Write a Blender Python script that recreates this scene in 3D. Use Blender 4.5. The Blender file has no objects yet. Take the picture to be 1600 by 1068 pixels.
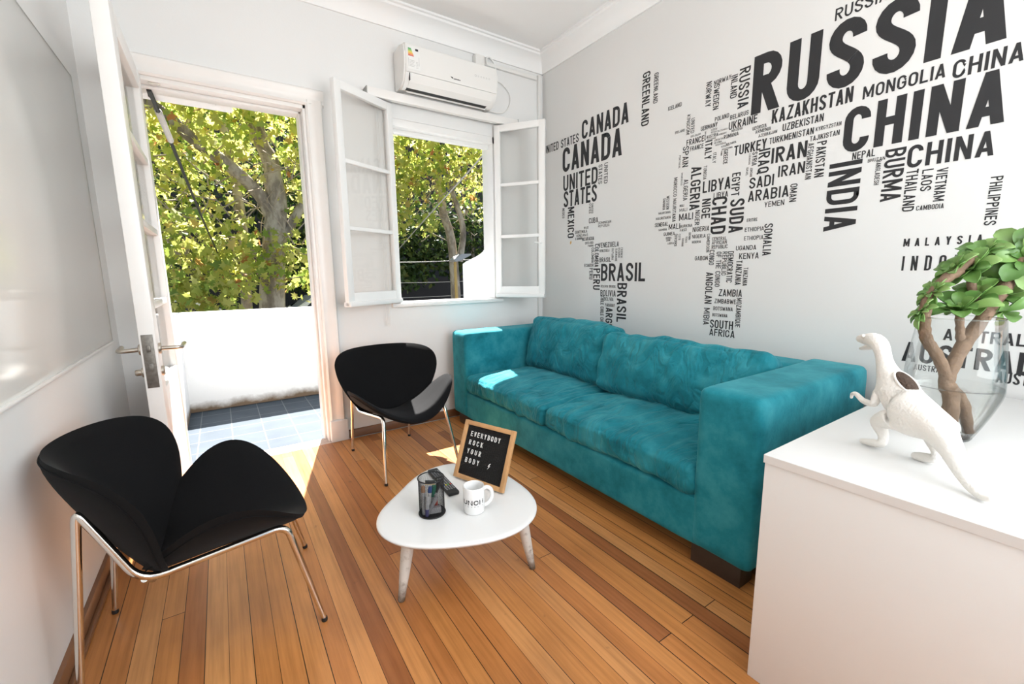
import bpy, bmesh, math, random
from mathutils import Vector, Matrix, noise
R = math.radians
SC = bpy.context.scene
COL = SC.collection

# ------------------------------------------------------------------ camera, sky, sun, lights, exposure
cam_d = bpy.data.cameras.new('camera')
cam_d.sensor_fit = 'HORIZONTAL'
cam_d.sensor_width = 36.0
cam_d.lens = 674.756 / 1600 * 36.0
cam_d.clip_start = 0.02
cam_d.clip_end = 300
cam = bpy.data.objects.new('camera', cam_d)
COL.objects.link(cam)
YAW, PITCH, ROLL = 0.589771727, -0.156949992, -0.0115467097
fw = Vector((math.sin(YAW)*math.cos(PITCH), math.cos(YAW)*math.cos(PITCH), math.sin(PITCH)))
rt = Vector((math.cos(YAW), -math.sin(YAW), 0))
up = rt.cross(fw)
r2 = math.cos(ROLL)*rt + math.sin(ROLL)*up
u2 = -math.sin(ROLL)*rt + math.cos(ROLL)*up
cam.matrix_world = Matrix(((r2.x, u2.x, -fw.x, -2.5305), (r2.y, u2.y, -fw.y, -3.2532), (r2.z, u2.z, -fw.z, 1.2), (0, 0, 0, 1)))
SC.camera = cam

SC.view_settings.view_transform = 'Standard'
SC.view_settings.look = 'None'
SC.view_settings.gamma = 1.0
SC.view_settings.use_curve_mapping = False
SC.view_settings.exposure = 0.0

w = bpy.data.worlds.new('sky')
SC.world = w
w.use_nodes = True
wn = w.node_tree
wn.nodes.clear()
sky = wn.nodes.new('ShaderNodeTexSky')
sky.sky_type = 'NISHITA'
sky.sun_disc = False
sky.sun_elevation = R(58.5)
sky.sun_rotation = R(16)
bg = wn.nodes.new('ShaderNodeBackground')
bg.inputs['Strength'].default_value = 0.26
wo = wn.nodes.new('ShaderNodeOutputWorld')
wn.links.new(sky.outputs[0], bg.inputs['Color'])
wn.links.new(bg.outputs[0], wo.inputs['Surface'])

def lamp(name, kind, loc, direction, energy, color=(1, 1, 1), **kw):
    d = bpy.data.lights.new(name, kind)
    d.energy = energy
    d.color = color
    for k, v in kw.items():
        setattr(d, k, v)
    o = bpy.data.objects.new(name, d)
    COL.objects.link(o)
    o.location = loc
    o.rotation_euler = Vector(direction).to_track_quat('-Z', 'Y').to_euler()
    return o
SUN_DIR = (-0.170, -0.590, -1.0)
lamp('sun', 'SUN', (2, 8, 12), SUN_DIR, 30, (1.0, 0.97, 0.93), angle=R(0.53))
lamp('rear_fill_light', 'AREA', (-1.25, -4.62, 1.65), (-0.75, 1.0, 0.30), 98, (0.95, 0.98, 1.0), shape='RECTANGLE', size=2.3, size_y=1.7)  # area fill added out of view behind the camera to brighten the room
lamp('point_fill_light', 'POINT', (-1.5, -3.9, 2.2), (0, 0, -1), 24, (0.96, 0.98, 1.0), shadow_soft_size=0.35)  # soft point fill, added out of frame to lift walls and ceiling

# ------------------------------------------------------------------ material helpers
MATS = {}
def mat(name, color, rough=0.5, metal=0.0, var=0.0, vscale=8.0, bump=0.0, bscale=60.0, spec=0.5, detail=4.0, sheen=0.0, coat=0.0, alpha=1.0):
    if name in MATS:
        return MATS[name]
    m = bpy.data.materials.new(name)
    m.use_nodes = True
    nt = m.node_tree
    b = nt.nodes['Principled BSDF']
    b.inputs['Roughness'].default_value = rough
    b.inputs['Metallic'].default_value = metal
    b.inputs['Specular IOR Level'].default_value = spec
    if sheen:
        b.inputs['Sheen Weight'].default_value = sheen
        b.inputs['Sheen Roughness'].default_value = 0.4
    if coat:
        b.inputs['Coat Weight'].default_value = coat
    tc = nt.nodes.new('ShaderNodeTexCoord')
    n = nt.nodes.new('ShaderNodeTexNoise')
    n.inputs['Scale'].default_value = vscale
    n.inputs['Detail'].default_value = detail
    nt.links.new(tc.outputs['Object'], n.inputs['Vector'])
    mx = nt.nodes.new('ShaderNodeMix')
    mx.data_type = 'RGBA'
    c = Vector(color)
    mx.inputs[6].default_value = (*[max(0, x*(1-var)) for x in c], 1)
    mx.inputs[7].default_value = (*[min(1, x*(1+var)) for x in c], 1)
    nt.links.new(n.outputs['Fac'], mx.inputs[0])
    nt.links.new(mx.outputs[2], b.inputs['Base Color'])
    if bump:
        n2 = nt.nodes.new('ShaderNodeTexNoise')
        n2.inputs['Scale'].default_value = bscale
        n2.inputs['Detail'].default_value = 3
        nt.links.new(tc.outputs['Object'], n2.inputs['Vector'])
        bp = nt.nodes.new('ShaderNodeBump')
        bp.inputs['Strength'].default_value = bump
        bp.inputs['Distance'].default_value = 0.01
        nt.links.new(n2.outputs['Fac'], bp.inputs['Height'])
        nt.links.new(bp.outputs['Normal'], b.inputs['Normal'])
    MATS[name] = m
    return m

class NT:
    """small node-graph helper"""
    def __init__(s, name):
        s.m = bpy.data.materials.new(name)
        s.m.use_nodes = True
        s.t = s.m.node_tree
        s.b = s.t.nodes['Principled BSDF']
        s.out = s.t.nodes['Material Output']
    def n(s, typ, **kw):
        x = s.t.nodes.new(typ)
        for k, v in kw.items():
            setattr(x, k, v)
        return x
    def l(s, a, b):
        s.t.links.new(a, b)
    def math(s, op, a, b=None, c=None):
        x = s.n('ShaderNodeMath', operation=op)
        for i, v in enumerate((a, b, c)):
            if v is None:
                continue
            if isinstance(v, (int, float)):
                x.inputs[i].default_value = v
            else:
                s.l(v, x.inputs[i])
        return x.outputs[0]
    def ramp(s, fac, stops, interp='LINEAR'):
        x = s.n('ShaderNodeValToRGB')
        x.color_ramp.interpolation = interp
        e = x.color_ramp.elements
        while len(e) < len(stops):
            e.new(0.5)
        for k, (p, c) in enumerate(stops):
            e[k].position = p
            e[k].color = (*c, 1)
        s.l(fac, x.inputs[0])
        return x.outputs[0]
    def mix(s, fac, a, b, blend='MIX'):
        x = s.n('ShaderNodeMix', data_type='RGBA', blend_type=blend)
        for i, v in ((0, fac), (6, a), (7, b)):
            if isinstance(v, (int, float)):
                x.inputs[i].default_value = v
            elif isinstance(v, tuple):
                x.inputs[i].default_value = (*v, 1)
            else:
                s.l(v, x.inputs[i])
        return x.outputs[2]
    def noise(s, vec, scale, detail=4, rough=0.5):
        x = s.n('ShaderNodeTexNoise')
        x.inputs['Scale'].default_value = scale
        x.inputs['Detail'].default_value = detail
        x.inputs['Roughness'].default_value = rough
        if vec is not None:
            s.l(vec, x.inputs['Vector'])
        return x.outputs['Fac']
    def xyz(s):
        tc = s.n('ShaderNodeTexCoord')
        sp = s.n('ShaderNodeSeparateXYZ')
        s.l(tc.outputs['Object'], sp.inputs[0])
        return tc.outputs['Object'], sp.outputs
    def comb(s, x, y, z):
        c = s.n('ShaderNodeCombineXYZ')
        for i, v in enumerate((x, y, z)):
            if isinstance(v, (int, float)):
                c.inputs[i].default_value = v
            else:
                s.l(v, c.inputs[i])
        return c.outputs[0]
    def bump(s, h, strength, dist=0.005):
        b = s.n('ShaderNodeBump')
        b.inputs['Strength'].default_value = strength
        b.inputs['Distance'].default_value = dist
        s.l(h, b.inputs['Height'])
        s.l(b.outputs[0], s.b.inputs['Normal'])

def wood_floor():
    g = NT('floorboards')
    v, (x, y, z) = g.xyz()
    PW = 0.0651
    fx = g.math('DIVIDE', g.math('ADD', x, 2.9453), PW)
    idx = g.math('FLOOR', fx)
    frx = g.math('SUBTRACT', fx, idx)
    wn1 = g.n('ShaderNodeTexWhiteNoise', noise_dimensions='1D')
    g.l(idx, wn1.inputs['W'])
    yo = g.math('ADD', g.math('DIVIDE', y, 3.1), g.math('MULTIPLY', wn1.outputs['Value'], 7.3))
    iy = g.math('FLOOR', yo)
    fry = g.math('SUBTRACT', yo, iy)
    wn2 = g.n('ShaderNodeTexWhiteNoise', noise_dimensions='2D')
    g.l(g.comb(idx, iy, 0), wn2.inputs['Vector'])
    base = g.ramp(wn2.outputs['Value'], [(0.0, (0.310, 0.112, 0.038)), (0.12, (0.380, 0.142, 0.046)), (0.30, (0.480, 0.190, 0.057)), (0.55, (0.54, 0.230, 0.068)), (0.80, (0.565, 0.250, 0.083)), (1.0, (0.60, 0.290, 0.108))])
    gv = g.comb(g.math('MULTIPLY', x, 60), g.math('ADD', g.math('MULTIPLY', y, 2.2), g.math('MULTIPLY', idx, 3.7)), 0)
    grain = g.noise(gv, 1.0, 5, 0.6)
    gcol = g.ramp(grain, [(0.25, (0.72, 0.68, 0.64)), (0.6, (1.05, 1.04, 1.03))])
    c = g.mix(1.0, base, gcol, 'MULTIPLY')
    blotch = g.noise(v, 2.3, 4)
    c = g.mix(1.0, c, g.ramp(blotch, [(0.3, (0.82, 0.80, 0.78)), (0.65, (1.08, 1.08, 1.08))]), 'MULTIPLY')
    st = g.noise(g.comb(g.math('MULTIPLY', x, 9), g.math('MULTIPLY', y, 6), 0), 2.2, 3)
    c = g.mix(g.ramp(st, [(0.70, (0, 0, 0)), (0.80, (0.55, 0.55, 0.55))]), c, (0.085, 0.045, 0.025))
    # gaps between boards and at butt joints
    wn3 = g.n('ShaderNodeTexWhiteNoise', noise_dimensions='1D')
    g.l(g.math('ADD', idx, 31.7), wn3.inputs['W'])
    gw = g.math('ADD', g.math('MULTIPLY', wn3.outputs['Value'], 0.040), 0.018)
    gap = g.math('LESS_THAN', frx, gw)
    gap2 = g.math('LESS_THAN', fry, 0.0009)
    gp = g.math('MAXIMUM', gap, gap2)
    c = g.mix(gp, c, (0.018, 0.010, 0.006))
    g.l(c, g.b.inputs['Base Color'])
    g.b.inputs['Specular IOR Level'].default_value = 0.30
    ro = g.math('ADD', g.math('MULTIPLY', grain, 0.18), 0.26)
    g.l(ro, g.b.inputs['Roughness'])
    g.bump(g.math('ADD', g.math('MULTIPLY', gp, -1.0), g.math('MULTIPLY', grain, 0.12)), 0.35, 0.003)
    return g.m

def velvet(name='teal_velvet', crease=0.0):
    g = NT(name)
    v, (x, y, z) = g.xyz()
    n1 = g.noise(v, 4.5, 6, 0.62)
    n2 = g.noise(v, 13.0, 4, 0.6)
    f = g.math('ADD', g.math('MULTIPLY', n1, 0.7), g.math('MULTIPLY', n2, 0.3))
    c = g.ramp(f, [(0.34, (0.004, 0.120, 0.155)), (0.50, (0.014, 0.205, 0.255)), (0.66, (0.045, 0.290, 0.340))])
    g.l(c, g.b.inputs['Base Color'])
    g.b.inputs['Roughness'].default_value = 0.75
    g.b.inputs['Specular IOR Level'].default_value = 0.15
    g.b.inputs['Sheen Weight'].default_value = 0.22
    g.b.inputs['Sheen Roughness'].default_value = 0.45
    g.b.inputs['Sheen Tint'].default_value = (0.35, 0.85, 0.9, 1)
    h = g.math('ADD', n2, g.math('MULTIPLY', g.noise(v, 160, 2), 0.15))
    if crease:
        # creases fanning across the loose covers
        d = g.n('ShaderNodeTexNoise')
        d.inputs['Scale'].default_value = 3.2
        d.inputs['Detail'].default_value = 3
        d.inputs['Distortion'].default_value = 0.9
        g.l(g.comb(g.math('ADD', g.math('MULTIPLY', x, 0.7), g.math('MULTIPLY', y, 0.5)), g.math('MULTIPLY', y, 2.6), g.math('MULTIPLY', z, 1.6)), d.inputs['Vector'])
        rdg = g.math('ABSOLUTE', g.math('SUBTRACT', d.outputs['Fac'], 0.5))
        rdg = g.math('MINIMUM', g.math('MULTIPLY', rdg, 9.0), 1.0)
        h = g.math('ADD', g.math('MULTIPLY', h, 0.5), g.math('MULTIPLY', rdg, crease))
        g.bump(h, 0.55, 0.016)
    else:
        g.bump(h, 0.22, 0.012)
    return g.m

def thin_glass(name, tint=(0.93, 0.96, 0.95), refl=0.09, fres=0.30):
    g = NT(name)
    tr = g.n('ShaderNodeBsdfTransparent')
    tr.inputs[0].default_value = (*tint, 1)
    gl = g.n('ShaderNodeBsdfGlossy')
    gl.inputs['Roughness'].default_value = 0.02
    fr = g.n('ShaderNodeLayerWeight')
    fr.inputs['Blend'].default_value = 0.25
    mx = g.n('ShaderNodeMixShader')
    fac = g.math('ADD', g.math('MULTIPLY', fr.outputs['Fresnel'], fres), refl*0.2)
    g.l(fac, mx.inputs[0])
    g.l(tr.outputs[0], mx.inputs[1])
    g.l(gl.outputs[0], mx.inputs[2])
    g.l(mx.outputs[0], g.out.inputs['Surface'])
    return g.m

def water_mat():
    g = NT('water')
    b = g.n('ShaderNodeBsdfRefraction')
    b.inputs['IOR'].default_value = 1.12
    b.inputs['Color'].default_value = (0.96, 0.97, 0.95, 1)
    tr = g.n('ShaderNodeBsdfTransparent')
    gl = g.n('ShaderNodeBsdfGlossy')
    gl.inputs['Roughness'].default_value = 0.01
    fr = g.n('ShaderNodeLayerWeight')
    fr.inputs['Blend'].default_value = 0.2
    m1 = g.n('ShaderNodeMixShader')
    m1.inputs[0].default_value = 0.15
    g.l(tr.outputs[0], m1.inputs[1])
    g.l(b.outputs[0], m1.inputs[2])
    m2 = g.n('ShaderNodeMixShader')
    g.l(g.math('MULTIPLY', fr.outputs['Fresnel'], 0.5), m2.inputs[0])
    g.l(m1.outputs[0], m2.inputs[1])
    g.l(gl.outputs[0], m2.inputs[2])
    g.l(m2.outputs[0], g.out.inputs['Surface'])
    return g.m

def leaf_mat(name, stops, trans=0.5, rough=0.5):
    g = NT(name)
    geo = g.n('ShaderNodeNewGeometry')
    c = g.ramp(geo.outputs['Random Per Island'], stops)
    g.l(c, g.b.inputs['Base Color'])
    g.b.inputs['Roughness'].default_value = rough
    t = g.n('ShaderNodeBsdfTranslucent')
    g.l(c, t.inputs['Color'])
    mx = g.n('ShaderNodeMixShader')
    mx.inputs[0].default_value = trans
    g.l(g.b.outputs[0], mx.inputs[1])
    g.l(t.outputs[0], mx.inputs[2])
    g.l(mx.outputs[0], g.out.inputs['Surface'])
    return g.m

def tile_mat():
    g = NT('balcony_tiles')
    v, (x, y, z) = g.xyz()
    T = 0.2195
    fx = g.math('FRACT', g.math('DIVIDE', g.math('ADD', x, 12.66), T))
    fy = g.math('FRACT', g.math('DIVIDE', g.math('ADD', y, 9.97), T*1.13))
    gr = g.math('MAXIMUM', g.math('LESS_THAN', fx, 0.035), g.math('LESS_THAN', fy, 0.030))
    n = g.noise(v, 5, 4)
    c = g.ramp(n, [(0.3, (0.038, 0.051, 0.066)), (0.7, (0.052, 0.068, 0.085))])
    c = g.mix(gr, c, (0.13, 0.14, 0.15))
    g.l(c, g.b.inputs['Base Color'])
    g.b.inputs['Roughness'].default_value = 0.65
    g.b.inputs['Specular IOR Level'].default_value = 0.2
    return g.m

def parapet_mat():
    g = NT('weathered_white_render')
    v, (x, y, z) = g.xyz()
    n = g.noise(v, 6, 6, 0.65)
    # rain-splash dirt band with a ragged upper edge above the tiles
    e = g.math('ADD', z, g.math('MULTIPLY', n, -0.13))
    d = g.ramp(e, [(-0.0, (1, 1, 1)), (0.0, (1, 1, 1))])
    mr = g.n('ShaderNodeMapRange')
    mr.inputs['From Min'].default_value = -0.085
    mr.inputs['From Max'].default_value = -0.005
    mr.inputs['To Min'].default_value = 1
    mr.inputs['To Max'].default_value = 0
    g.l(e, mr.inputs['Value'])
    c = g.mix(g.noise(v, 3, 5), (0.80, 0.80, 0.79), (0.87, 0.87, 0.86))
    c = g.mix(mr.outputs[0], c, (0.16, 0.11, 0.07))
    g.l(c, g.b.inputs['Base Color'])
    g.b.inputs['Roughness'].default_value = 0.9
    g.bump(n, 0.3, 0.01)
    return g.m

def leg_paint():
    g = NT('worn_white_leg_paint')
    v, (x, y, z) = g.xyz()
    n = g.noise(v, 40, 5, 0.7)
    e = g.math('ADD', z, g.math('MULTIPLY', n, -0.10))
    mr = g.n('ShaderNodeMapRange')
    mr.inputs['From Min'].default_value = -0.045
    mr.inputs['From Max'].default_value = 0.035
    mr.inputs['To Min'].default_value = 1
    mr.inputs['To Max'].default_value = 0
    g.l(e, mr.inputs['Value'])
    c = g.mix(g.ramp(n, [(0.55, (0, 0, 0)), (0.75, (1, 1, 1))]), (0.66, 0.63, 0.58), (0.40, 0.36, 0.31))
    c = g.mix(mr.outputs[0], c, (0.12, 0.075, 0.045))
    g.l(c, g.b.inputs['Base Color'])
    g.b.inputs['Roughness'].default_value = 0.55
    return g.m

def bark_mat():
    g = NT('plane_tree_bark')
    v, (x, y, z) = g.xyz()
    n = g.noise(g.comb(x, y, g.math('MULTIPLY', z, 0.45)), 5, 5, 0.6)
    c = g.ramp(n, [(0.3, (0.15, 0.12, 0.09)), (0.48, (0.28, 0.23, 0.175)), (0.56, (0.42, 0.36, 0.28)), (0.75, (0.52, 0.46, 0.37))])
    g.l(c, g.b.inputs['Base Color'])
    g.b.inputs['Roughness'].default_value = 0.85
    g.bump(n, 0.5, 0.03)
    return g.m

M_wall = mat('white_wall_paint', (0.78, 0.78, 0.77), 0.55, var=0.015, vscale=3, bump=0.04, bscale=90)
M_map = mat('mural_wall_vinyl', (0.73, 0.725, 0.71), 0.32, var=0.015, vscale=2)
M_ceil = mat('ceiling_paint', (0.89, 0.885, 0.875), 0.7, var=0.01)
M_trim = mat('white_gloss_trim', (0.82, 0.80, 0.775), 0.35, var=0.03, vscale=12)
M_winpaint = mat('white_window_paint', (0.82, 0.815, 0.80), 0.35, var=0.025, vscale=14)
M_floor = wood_floor()
M_velvet = velvet()
M_cushion = velvet('crumpled_teal_velvet', 1.0)
M_glass = thin_glass('window_glass', (0.97, 0.97, 0.965))
M_board = mat('whiteboard_gloss', (0.86, 0.855, 0.82), 0.14, var=0.01)
M_black = mat('black_stretch_fabric', (0.0045, 0.0045, 0.005), 0.85, var=0.25, vscale=300, bump=0.15, bscale=500, spec=0.15, sheen=0.03)
M_chrome = mat('chrome', (0.78, 0.75, 0.70), 0.12, metal=1.0, var=0.05)
M_steel = mat('brushed_steel', (0.52, 0.48, 0.42), 0.32, metal=1.0, var=0.1, vscale=60)
M_oldsteel = mat('tarnished_steel', (0.20, 0.185, 0.165), 0.5, metal=0.8, var=0.5, vscale=70)
M_rubber = mat('black_rubber', (0.012, 0.012, 0.012), 0.6)
M_white = mat('white_lacquer', (0.77, 0.77, 0.76), 0.28, var=0.01)
M_edge = mat('white_edge_band', (0.72, 0.705, 0.685), 0.4, var=0.02)
M_cab = mat('white_cabinet_front', (0.82, 0.805, 0.785), 0.4, var=0.015)
M_wenge = mat('dark_wood_block', (0.035, 0.024, 0.018), 0.4, var=0.3, vscale=30)
M_base = mat('varnished_brown_wood', (0.20, 0.085, 0.035), 0.35, var=0.35, vscale=9)
M_ink = mat('black_vinyl', (0.016, 0.016, 0.018), 0.6)
M_plastic = mat('white_plastic', (0.80, 0.79, 0.765), 0.3, var=0.01)
M_oak = mat('light_oak', (0.56, 0.31, 0.135), 0.45, var=0.22, vscale=25)
M_felt = mat('black_felt', (0.010, 0.009, 0.009), 0.9, var=0.3, vscale=80)
M_letter = mat('white_letter_plastic', (0.85, 0.84, 0.82), 0.4)
M_ceramic = mat('white_ceramic', (0.80, 0.80, 0.79), 0.12, var=0.01)
M_mesh = mat('black_wire', (0.012, 0.012, 0.013), 0.4, metal=0.4)
M_dino = mat('white_painted_figure', (0.83, 0.80, 0.755), 0.5, var=0.03, vscale=20, bump=0.35, bscale=140)
M_soil = mat('brown_soil', (0.060, 0.036, 0.024), 0.9, var=0.6, vscale=120, bump=0.8, bscale=150)
M_stem = mat('succulent_stem', (0.185, 0.115, 0.070), 0.75, var=0.4, vscale=60, bump=0.4, bscale=120)
M_concrete = mat('worn_concrete', (0.52, 0.42, 0.36), 0.9, var=0.25, vscale=25, bump=0.4, bscale=60)
M_tile = tile_mat()
M_parapet = parapet_mat()
M_render = mat('white_outdoor_render', (0.85, 0.85, 0.84), 0.85, var=0.02, vscale=5)
M_bark = bark_mat()
M_legp = leg_paint()
M_twig = mat('pale_twigs', (0.36, 0.29, 0.21), 0.85, var=0.3, vscale=3)
M_asphalt = mat('asphalt', (0.11, 0.105, 0.10), 0.9, var=0.3, vscale=3)
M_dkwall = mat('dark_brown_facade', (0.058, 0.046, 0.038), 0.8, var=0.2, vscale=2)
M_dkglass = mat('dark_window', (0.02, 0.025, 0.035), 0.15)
M_cable = mat('black_cable', (0.02, 0.02, 0.02), 0.5)
M_gcable = mat('grey_cable', (0.42, 0.40, 0.37), 0.6)
M_ochre = mat('ochre_paint', (0.55, 0.36, 0.11), 0.5, var=0.1)
M_grey = mat('grey_metal', (0.40, 0.40, 0.38), 0.5, var=0.05)
M_car = mat('white_car_paint', (0.80, 0.80, 0.80), 0.2, coat=0.6)
M_leaf = leaf_mat('plane_leaves', [(0.0, (0.20, 0.30, 0.06)), (0.2, (0.34, 0.43, 0.08)), (0.55, (0.54, 0.55, 0.13)), (0.92, (0.66, 0.62, 0.20)), (0.975, (0.55, 0.36, 0.10)), (1.0, (0.52, 0.18, 0.07))], 0.68)
M_leafdk = leaf_mat('dark_leaves', [(0.0, (0.025, 0.055, 0.014)), (0.5, (0.055, 0.10, 0.022)), (0.9, (0.11, 0.15, 0.035)), (1.0, (0.18, 0.19, 0.05))], 0.35)
M_aeon = leaf_mat('succulent_leaves', [(0.0, (0.085, 0.200, 0.045)), (0.5, (0.150, 0.300, 0.070)), (1.0, (0.25, 0.40, 0.12))], 0.18, 0.32)
M_vase = thin_glass('vase_glass', (0.965, 0.98, 0.975), 0.08, 0.62)
M_water = water_mat()

# ------------------------------------------------------------------ object helpers
def tag(o, label=None, cat=None, group=None, kind=None):
    for k, v in (('label', label), ('category', cat), ('group', group), ('kind', kind)):
        if v:
            o[k] = v
    return o

def thing(name, label, cat, loc=(0, 0, 0), group=None, kind=None, rz=0.0):
    o = bpy.data.objects.new(name, None)
    o.empty_display_size = 0.05
    COL.objects.link(o)
    o.location = loc
    o.rotation_euler = (0, 0, rz)
    return tag(o, label, cat, group, kind)

def root_loc(o):
    while o.parent:
        o = o.parent
    return o.location.copy() if o.type == 'EMPTY' else Vector((0, 0, 0))

class MB:
    """collects shapes in world coordinates and links them as ONE mesh object"""
    def __init__(s, T=None):
        s.bm = bmesh.new()
        s.T = T
    def _p(s, verts):
        if s.T is not None:
            for v in verts:
                v.co = s.T @ v.co
    def poly(s, pts):
        vs = [s.bm.verts.new(p) for p in pts]
        s._p(vs)
        try:
            return s.bm.faces.new(vs)
        except ValueError:
            return None
    def box(s, lo, hi, bev=0.0, seg=2, M=None):
        lo, hi = Vector(lo), Vector(hi)
        before = set(s.bm.verts)
        g = bmesh.ops.create_cube(s.bm, size=1.0)
        vs = g['verts']
        c, d = (lo+hi)/2, hi-lo
        for v in vs:
            v.co = Vector((v.co.x*d.x, v.co.y*d.y, v.co.z*d.z)) + c
        if bev > 0:
            ed = list({e for v in vs for e in v.link_edges})
            bmesh.ops.bevel(s.bm, geom=ed, offset=bev, segments=seg, affect='EDGES', profile=0.5)
            vs = [v for v in s.bm.verts if v not in before]
        if M is not None:
            for v in vs:
                v.co = M @ v.co
        s._p(vs)
        return s
    def grid(s, rows, close_u=False, close_v=False):
        vv = [[s.bm.verts.new(p) for p in r] for r in rows]
        for r in vv:
            s._p(r)
        n, m = len(vv), len(vv[0])
        for i in range(n if close_u else n-1):
            for j in range(m if close_v else m-1):
                a, b = vv[i], vv[(i+1) % n]
                try:
                    s.bm.faces.new((a[j], a[(j+1) % m], b[(j+1) % m], b[j]))
                except ValueError:
                    pass
        return vv
    def tube(s, path, rad, n=10, cap=True, flat=1.0, up=None):
        path = [Vector(p) for p in path]
        rads = rad if isinstance(rad, (list, tuple)) else [rad]*len(path)
        rows = []
        prev = None
        for i, p in enumerate(path):
            a = path[max(0, i-1)]
            b = path[min(len(path)-1, i+1)]
            t = (b-a)
            t = t.normalized() if t.length > 1e-9 else Vector((0, 0, 1))
            if prev is None:
                ref = Vector(up) if up else (Vector((0, 0, 1)) if abs(t.z) < 0.9 else Vector((1, 0, 0)))
                x = t.cross(ref).normalized()
            else:
                x = (prev - t*prev.dot(t))
                x = x.normalized() if x.length > 1e-6 else t.orthogonal().normalized()
            prev = x
            y = t.cross(x)
            rows.append([p + (x*math.cos(k*2*math.pi/n) + y*math.sin(k*2*math.pi/n)*flat)*rads[i] for k in range(n)])
        vv = s.grid(rows, close_v=True)
        if cap:
            for r in (vv[0], vv[-1]):
                try:
                    s.bm.faces.new(r)
                except ValueError:
                    pass
        return s
    def lathe(s, prof, c=(0, 0, 0), n=32, cap0=False, cap1=False, axis=None):
        c = Vector(c)
        rows = []
        for r, z in prof:
            rows.append([Vector((r*math.cos(k*2*math.pi/n), r*math.sin(k*2*math.pi/n), z)) for k in range(n)])
        if axis is not None:
            q = Vector((0, 0, 1)).rotation_difference(Vector(axis))
            rows = [[q @ p for p in r] for r in rows]
        rows = [[p + c for p in r] for r in rows]
        vv = s.grid(rows, close_v=True)
        if cap0:
            s.bm.faces.new(vv[0])
        if cap1:
            s.bm.faces.new(vv[-1])
        return s
    def prism(s, pts, d):
        """polygon extruded by vector d"""
        d = Vector(d)
        a = [Vector(p) for p in pts]
        b = [p + d for p in a]
        va = [s.bm.verts.new(p) for p in a]
        vb = [s.bm.verts.new(p) for p in b]
        s._p(va + vb)
        s.bm.faces.new(va)
        s.bm.faces.new(vb[::-1])
        n = len(a)
        for i in range(n):
            s.bm.faces.new((va[i], vb[i], vb[(i+1) % n], va[(i+1) % n]))
        return s
    def sphere(s, c, r, u=16, v=10, sc=(1, 1, 1), M=None):
        g = bmesh.ops.create_uvsphere(s.bm, u_segments=u, v_segments=v, radius=r)
        for q in g['verts']:
            q.co = Vector((q.co.x*sc[0], q.co.y*sc[1], q.co.z*sc[2]))
            if M is not None:
                q.co = M @ q.co
            q.co += Vector(c)
        s._p(g['verts'])
        return s
    def build(s, name, m, parent=None, smooth=True, ang=38, normals=True, label=None, kind=None):
        if normals:
            bmesh.ops.recalc_face_normals(s.bm, faces=s.bm.faces[:])
        me = bpy.data.meshes.new(name)
        if parent is not None:
            off = root_loc(parent)
            bmesh.ops.translate(s.bm, verts=s.bm.verts[:], vec=-off)
        s.bm.to_mesh(me)
        s.bm.free()
        me.materials.append(m)
        if smooth:
            me.shade_smooth()
            me.set_sharp_from_angle(angle=R(ang))
        o = bpy.data.objects.new(name, me)
        COL.objects.link(o)
        if parent is not None:
            o.parent = parent
        if label:
            o['label'] = label
        if kind:
            o['kind'] = kind
        return o

def sbox(name, m, lo, hi, parent=None, bev=0.0, kind=None, label=None):
    return MB().box(lo, hi, bev).build(name, m, parent, kind=kind, label=label)

def copy_tree(o, parent=None):
    c = o.copy()
    COL.objects.link(c)
    c.parent = parent
    for ch in [x for x in bpy.data.objects if x.parent is o]:
        copy_tree(ch, c)
    return c

def smooth_path(pts, n=6):
    """Catmull-Rom through points"""
    P = [Vector(p) for p in pts]
    P = [P[0]*2-P[1]] + P + [P[-1]*2-P[-2]]
    out = []
    for i in range(1, len(P)-2):
        for k in range(n):
            t = k/n
            a, b, c, d = P[i-1], P[i], P[i+1], P[i+2]
            out.append(0.5*((2*b) + (c-a)*t + (2*a-5*b+4*c-d)*t*t + (3*b-a-3*c+d)*t**3))
    out.append(P[-2])
    return out

def fillet(pts, r, n=6):
    P = [Vector(p) for p in pts]
    out = [P[0]]
    for i in range(1, len(P)-1):
        a, b, c = P[i-1], P[i], P[i+1]
        u, v = (a-b), (c-b)
        rr = min(r, u.length*0.49, v.length*0.49)
        p, q = b+u.normalized()*rr, b+v.normalized()*rr
        for k in range(n+1):
            t = k/n
            out.append(p*(1-t)**2 + b*2*t*(1-t) + q*t*t)
    out.append(P[-1])
    return out

# ------------------------------------------------------------------ stroke lettering (even-weight condensed capitals)
def arc(cx, cy, rx, ry, a0, a1, n=9):
    return [(cx+rx*math.cos(R(a0+(a1-a0)*k/n)), cy+ry*math.sin(R(a0+(a1-a0)*k/n))) for k in range(n+1)]

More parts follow.
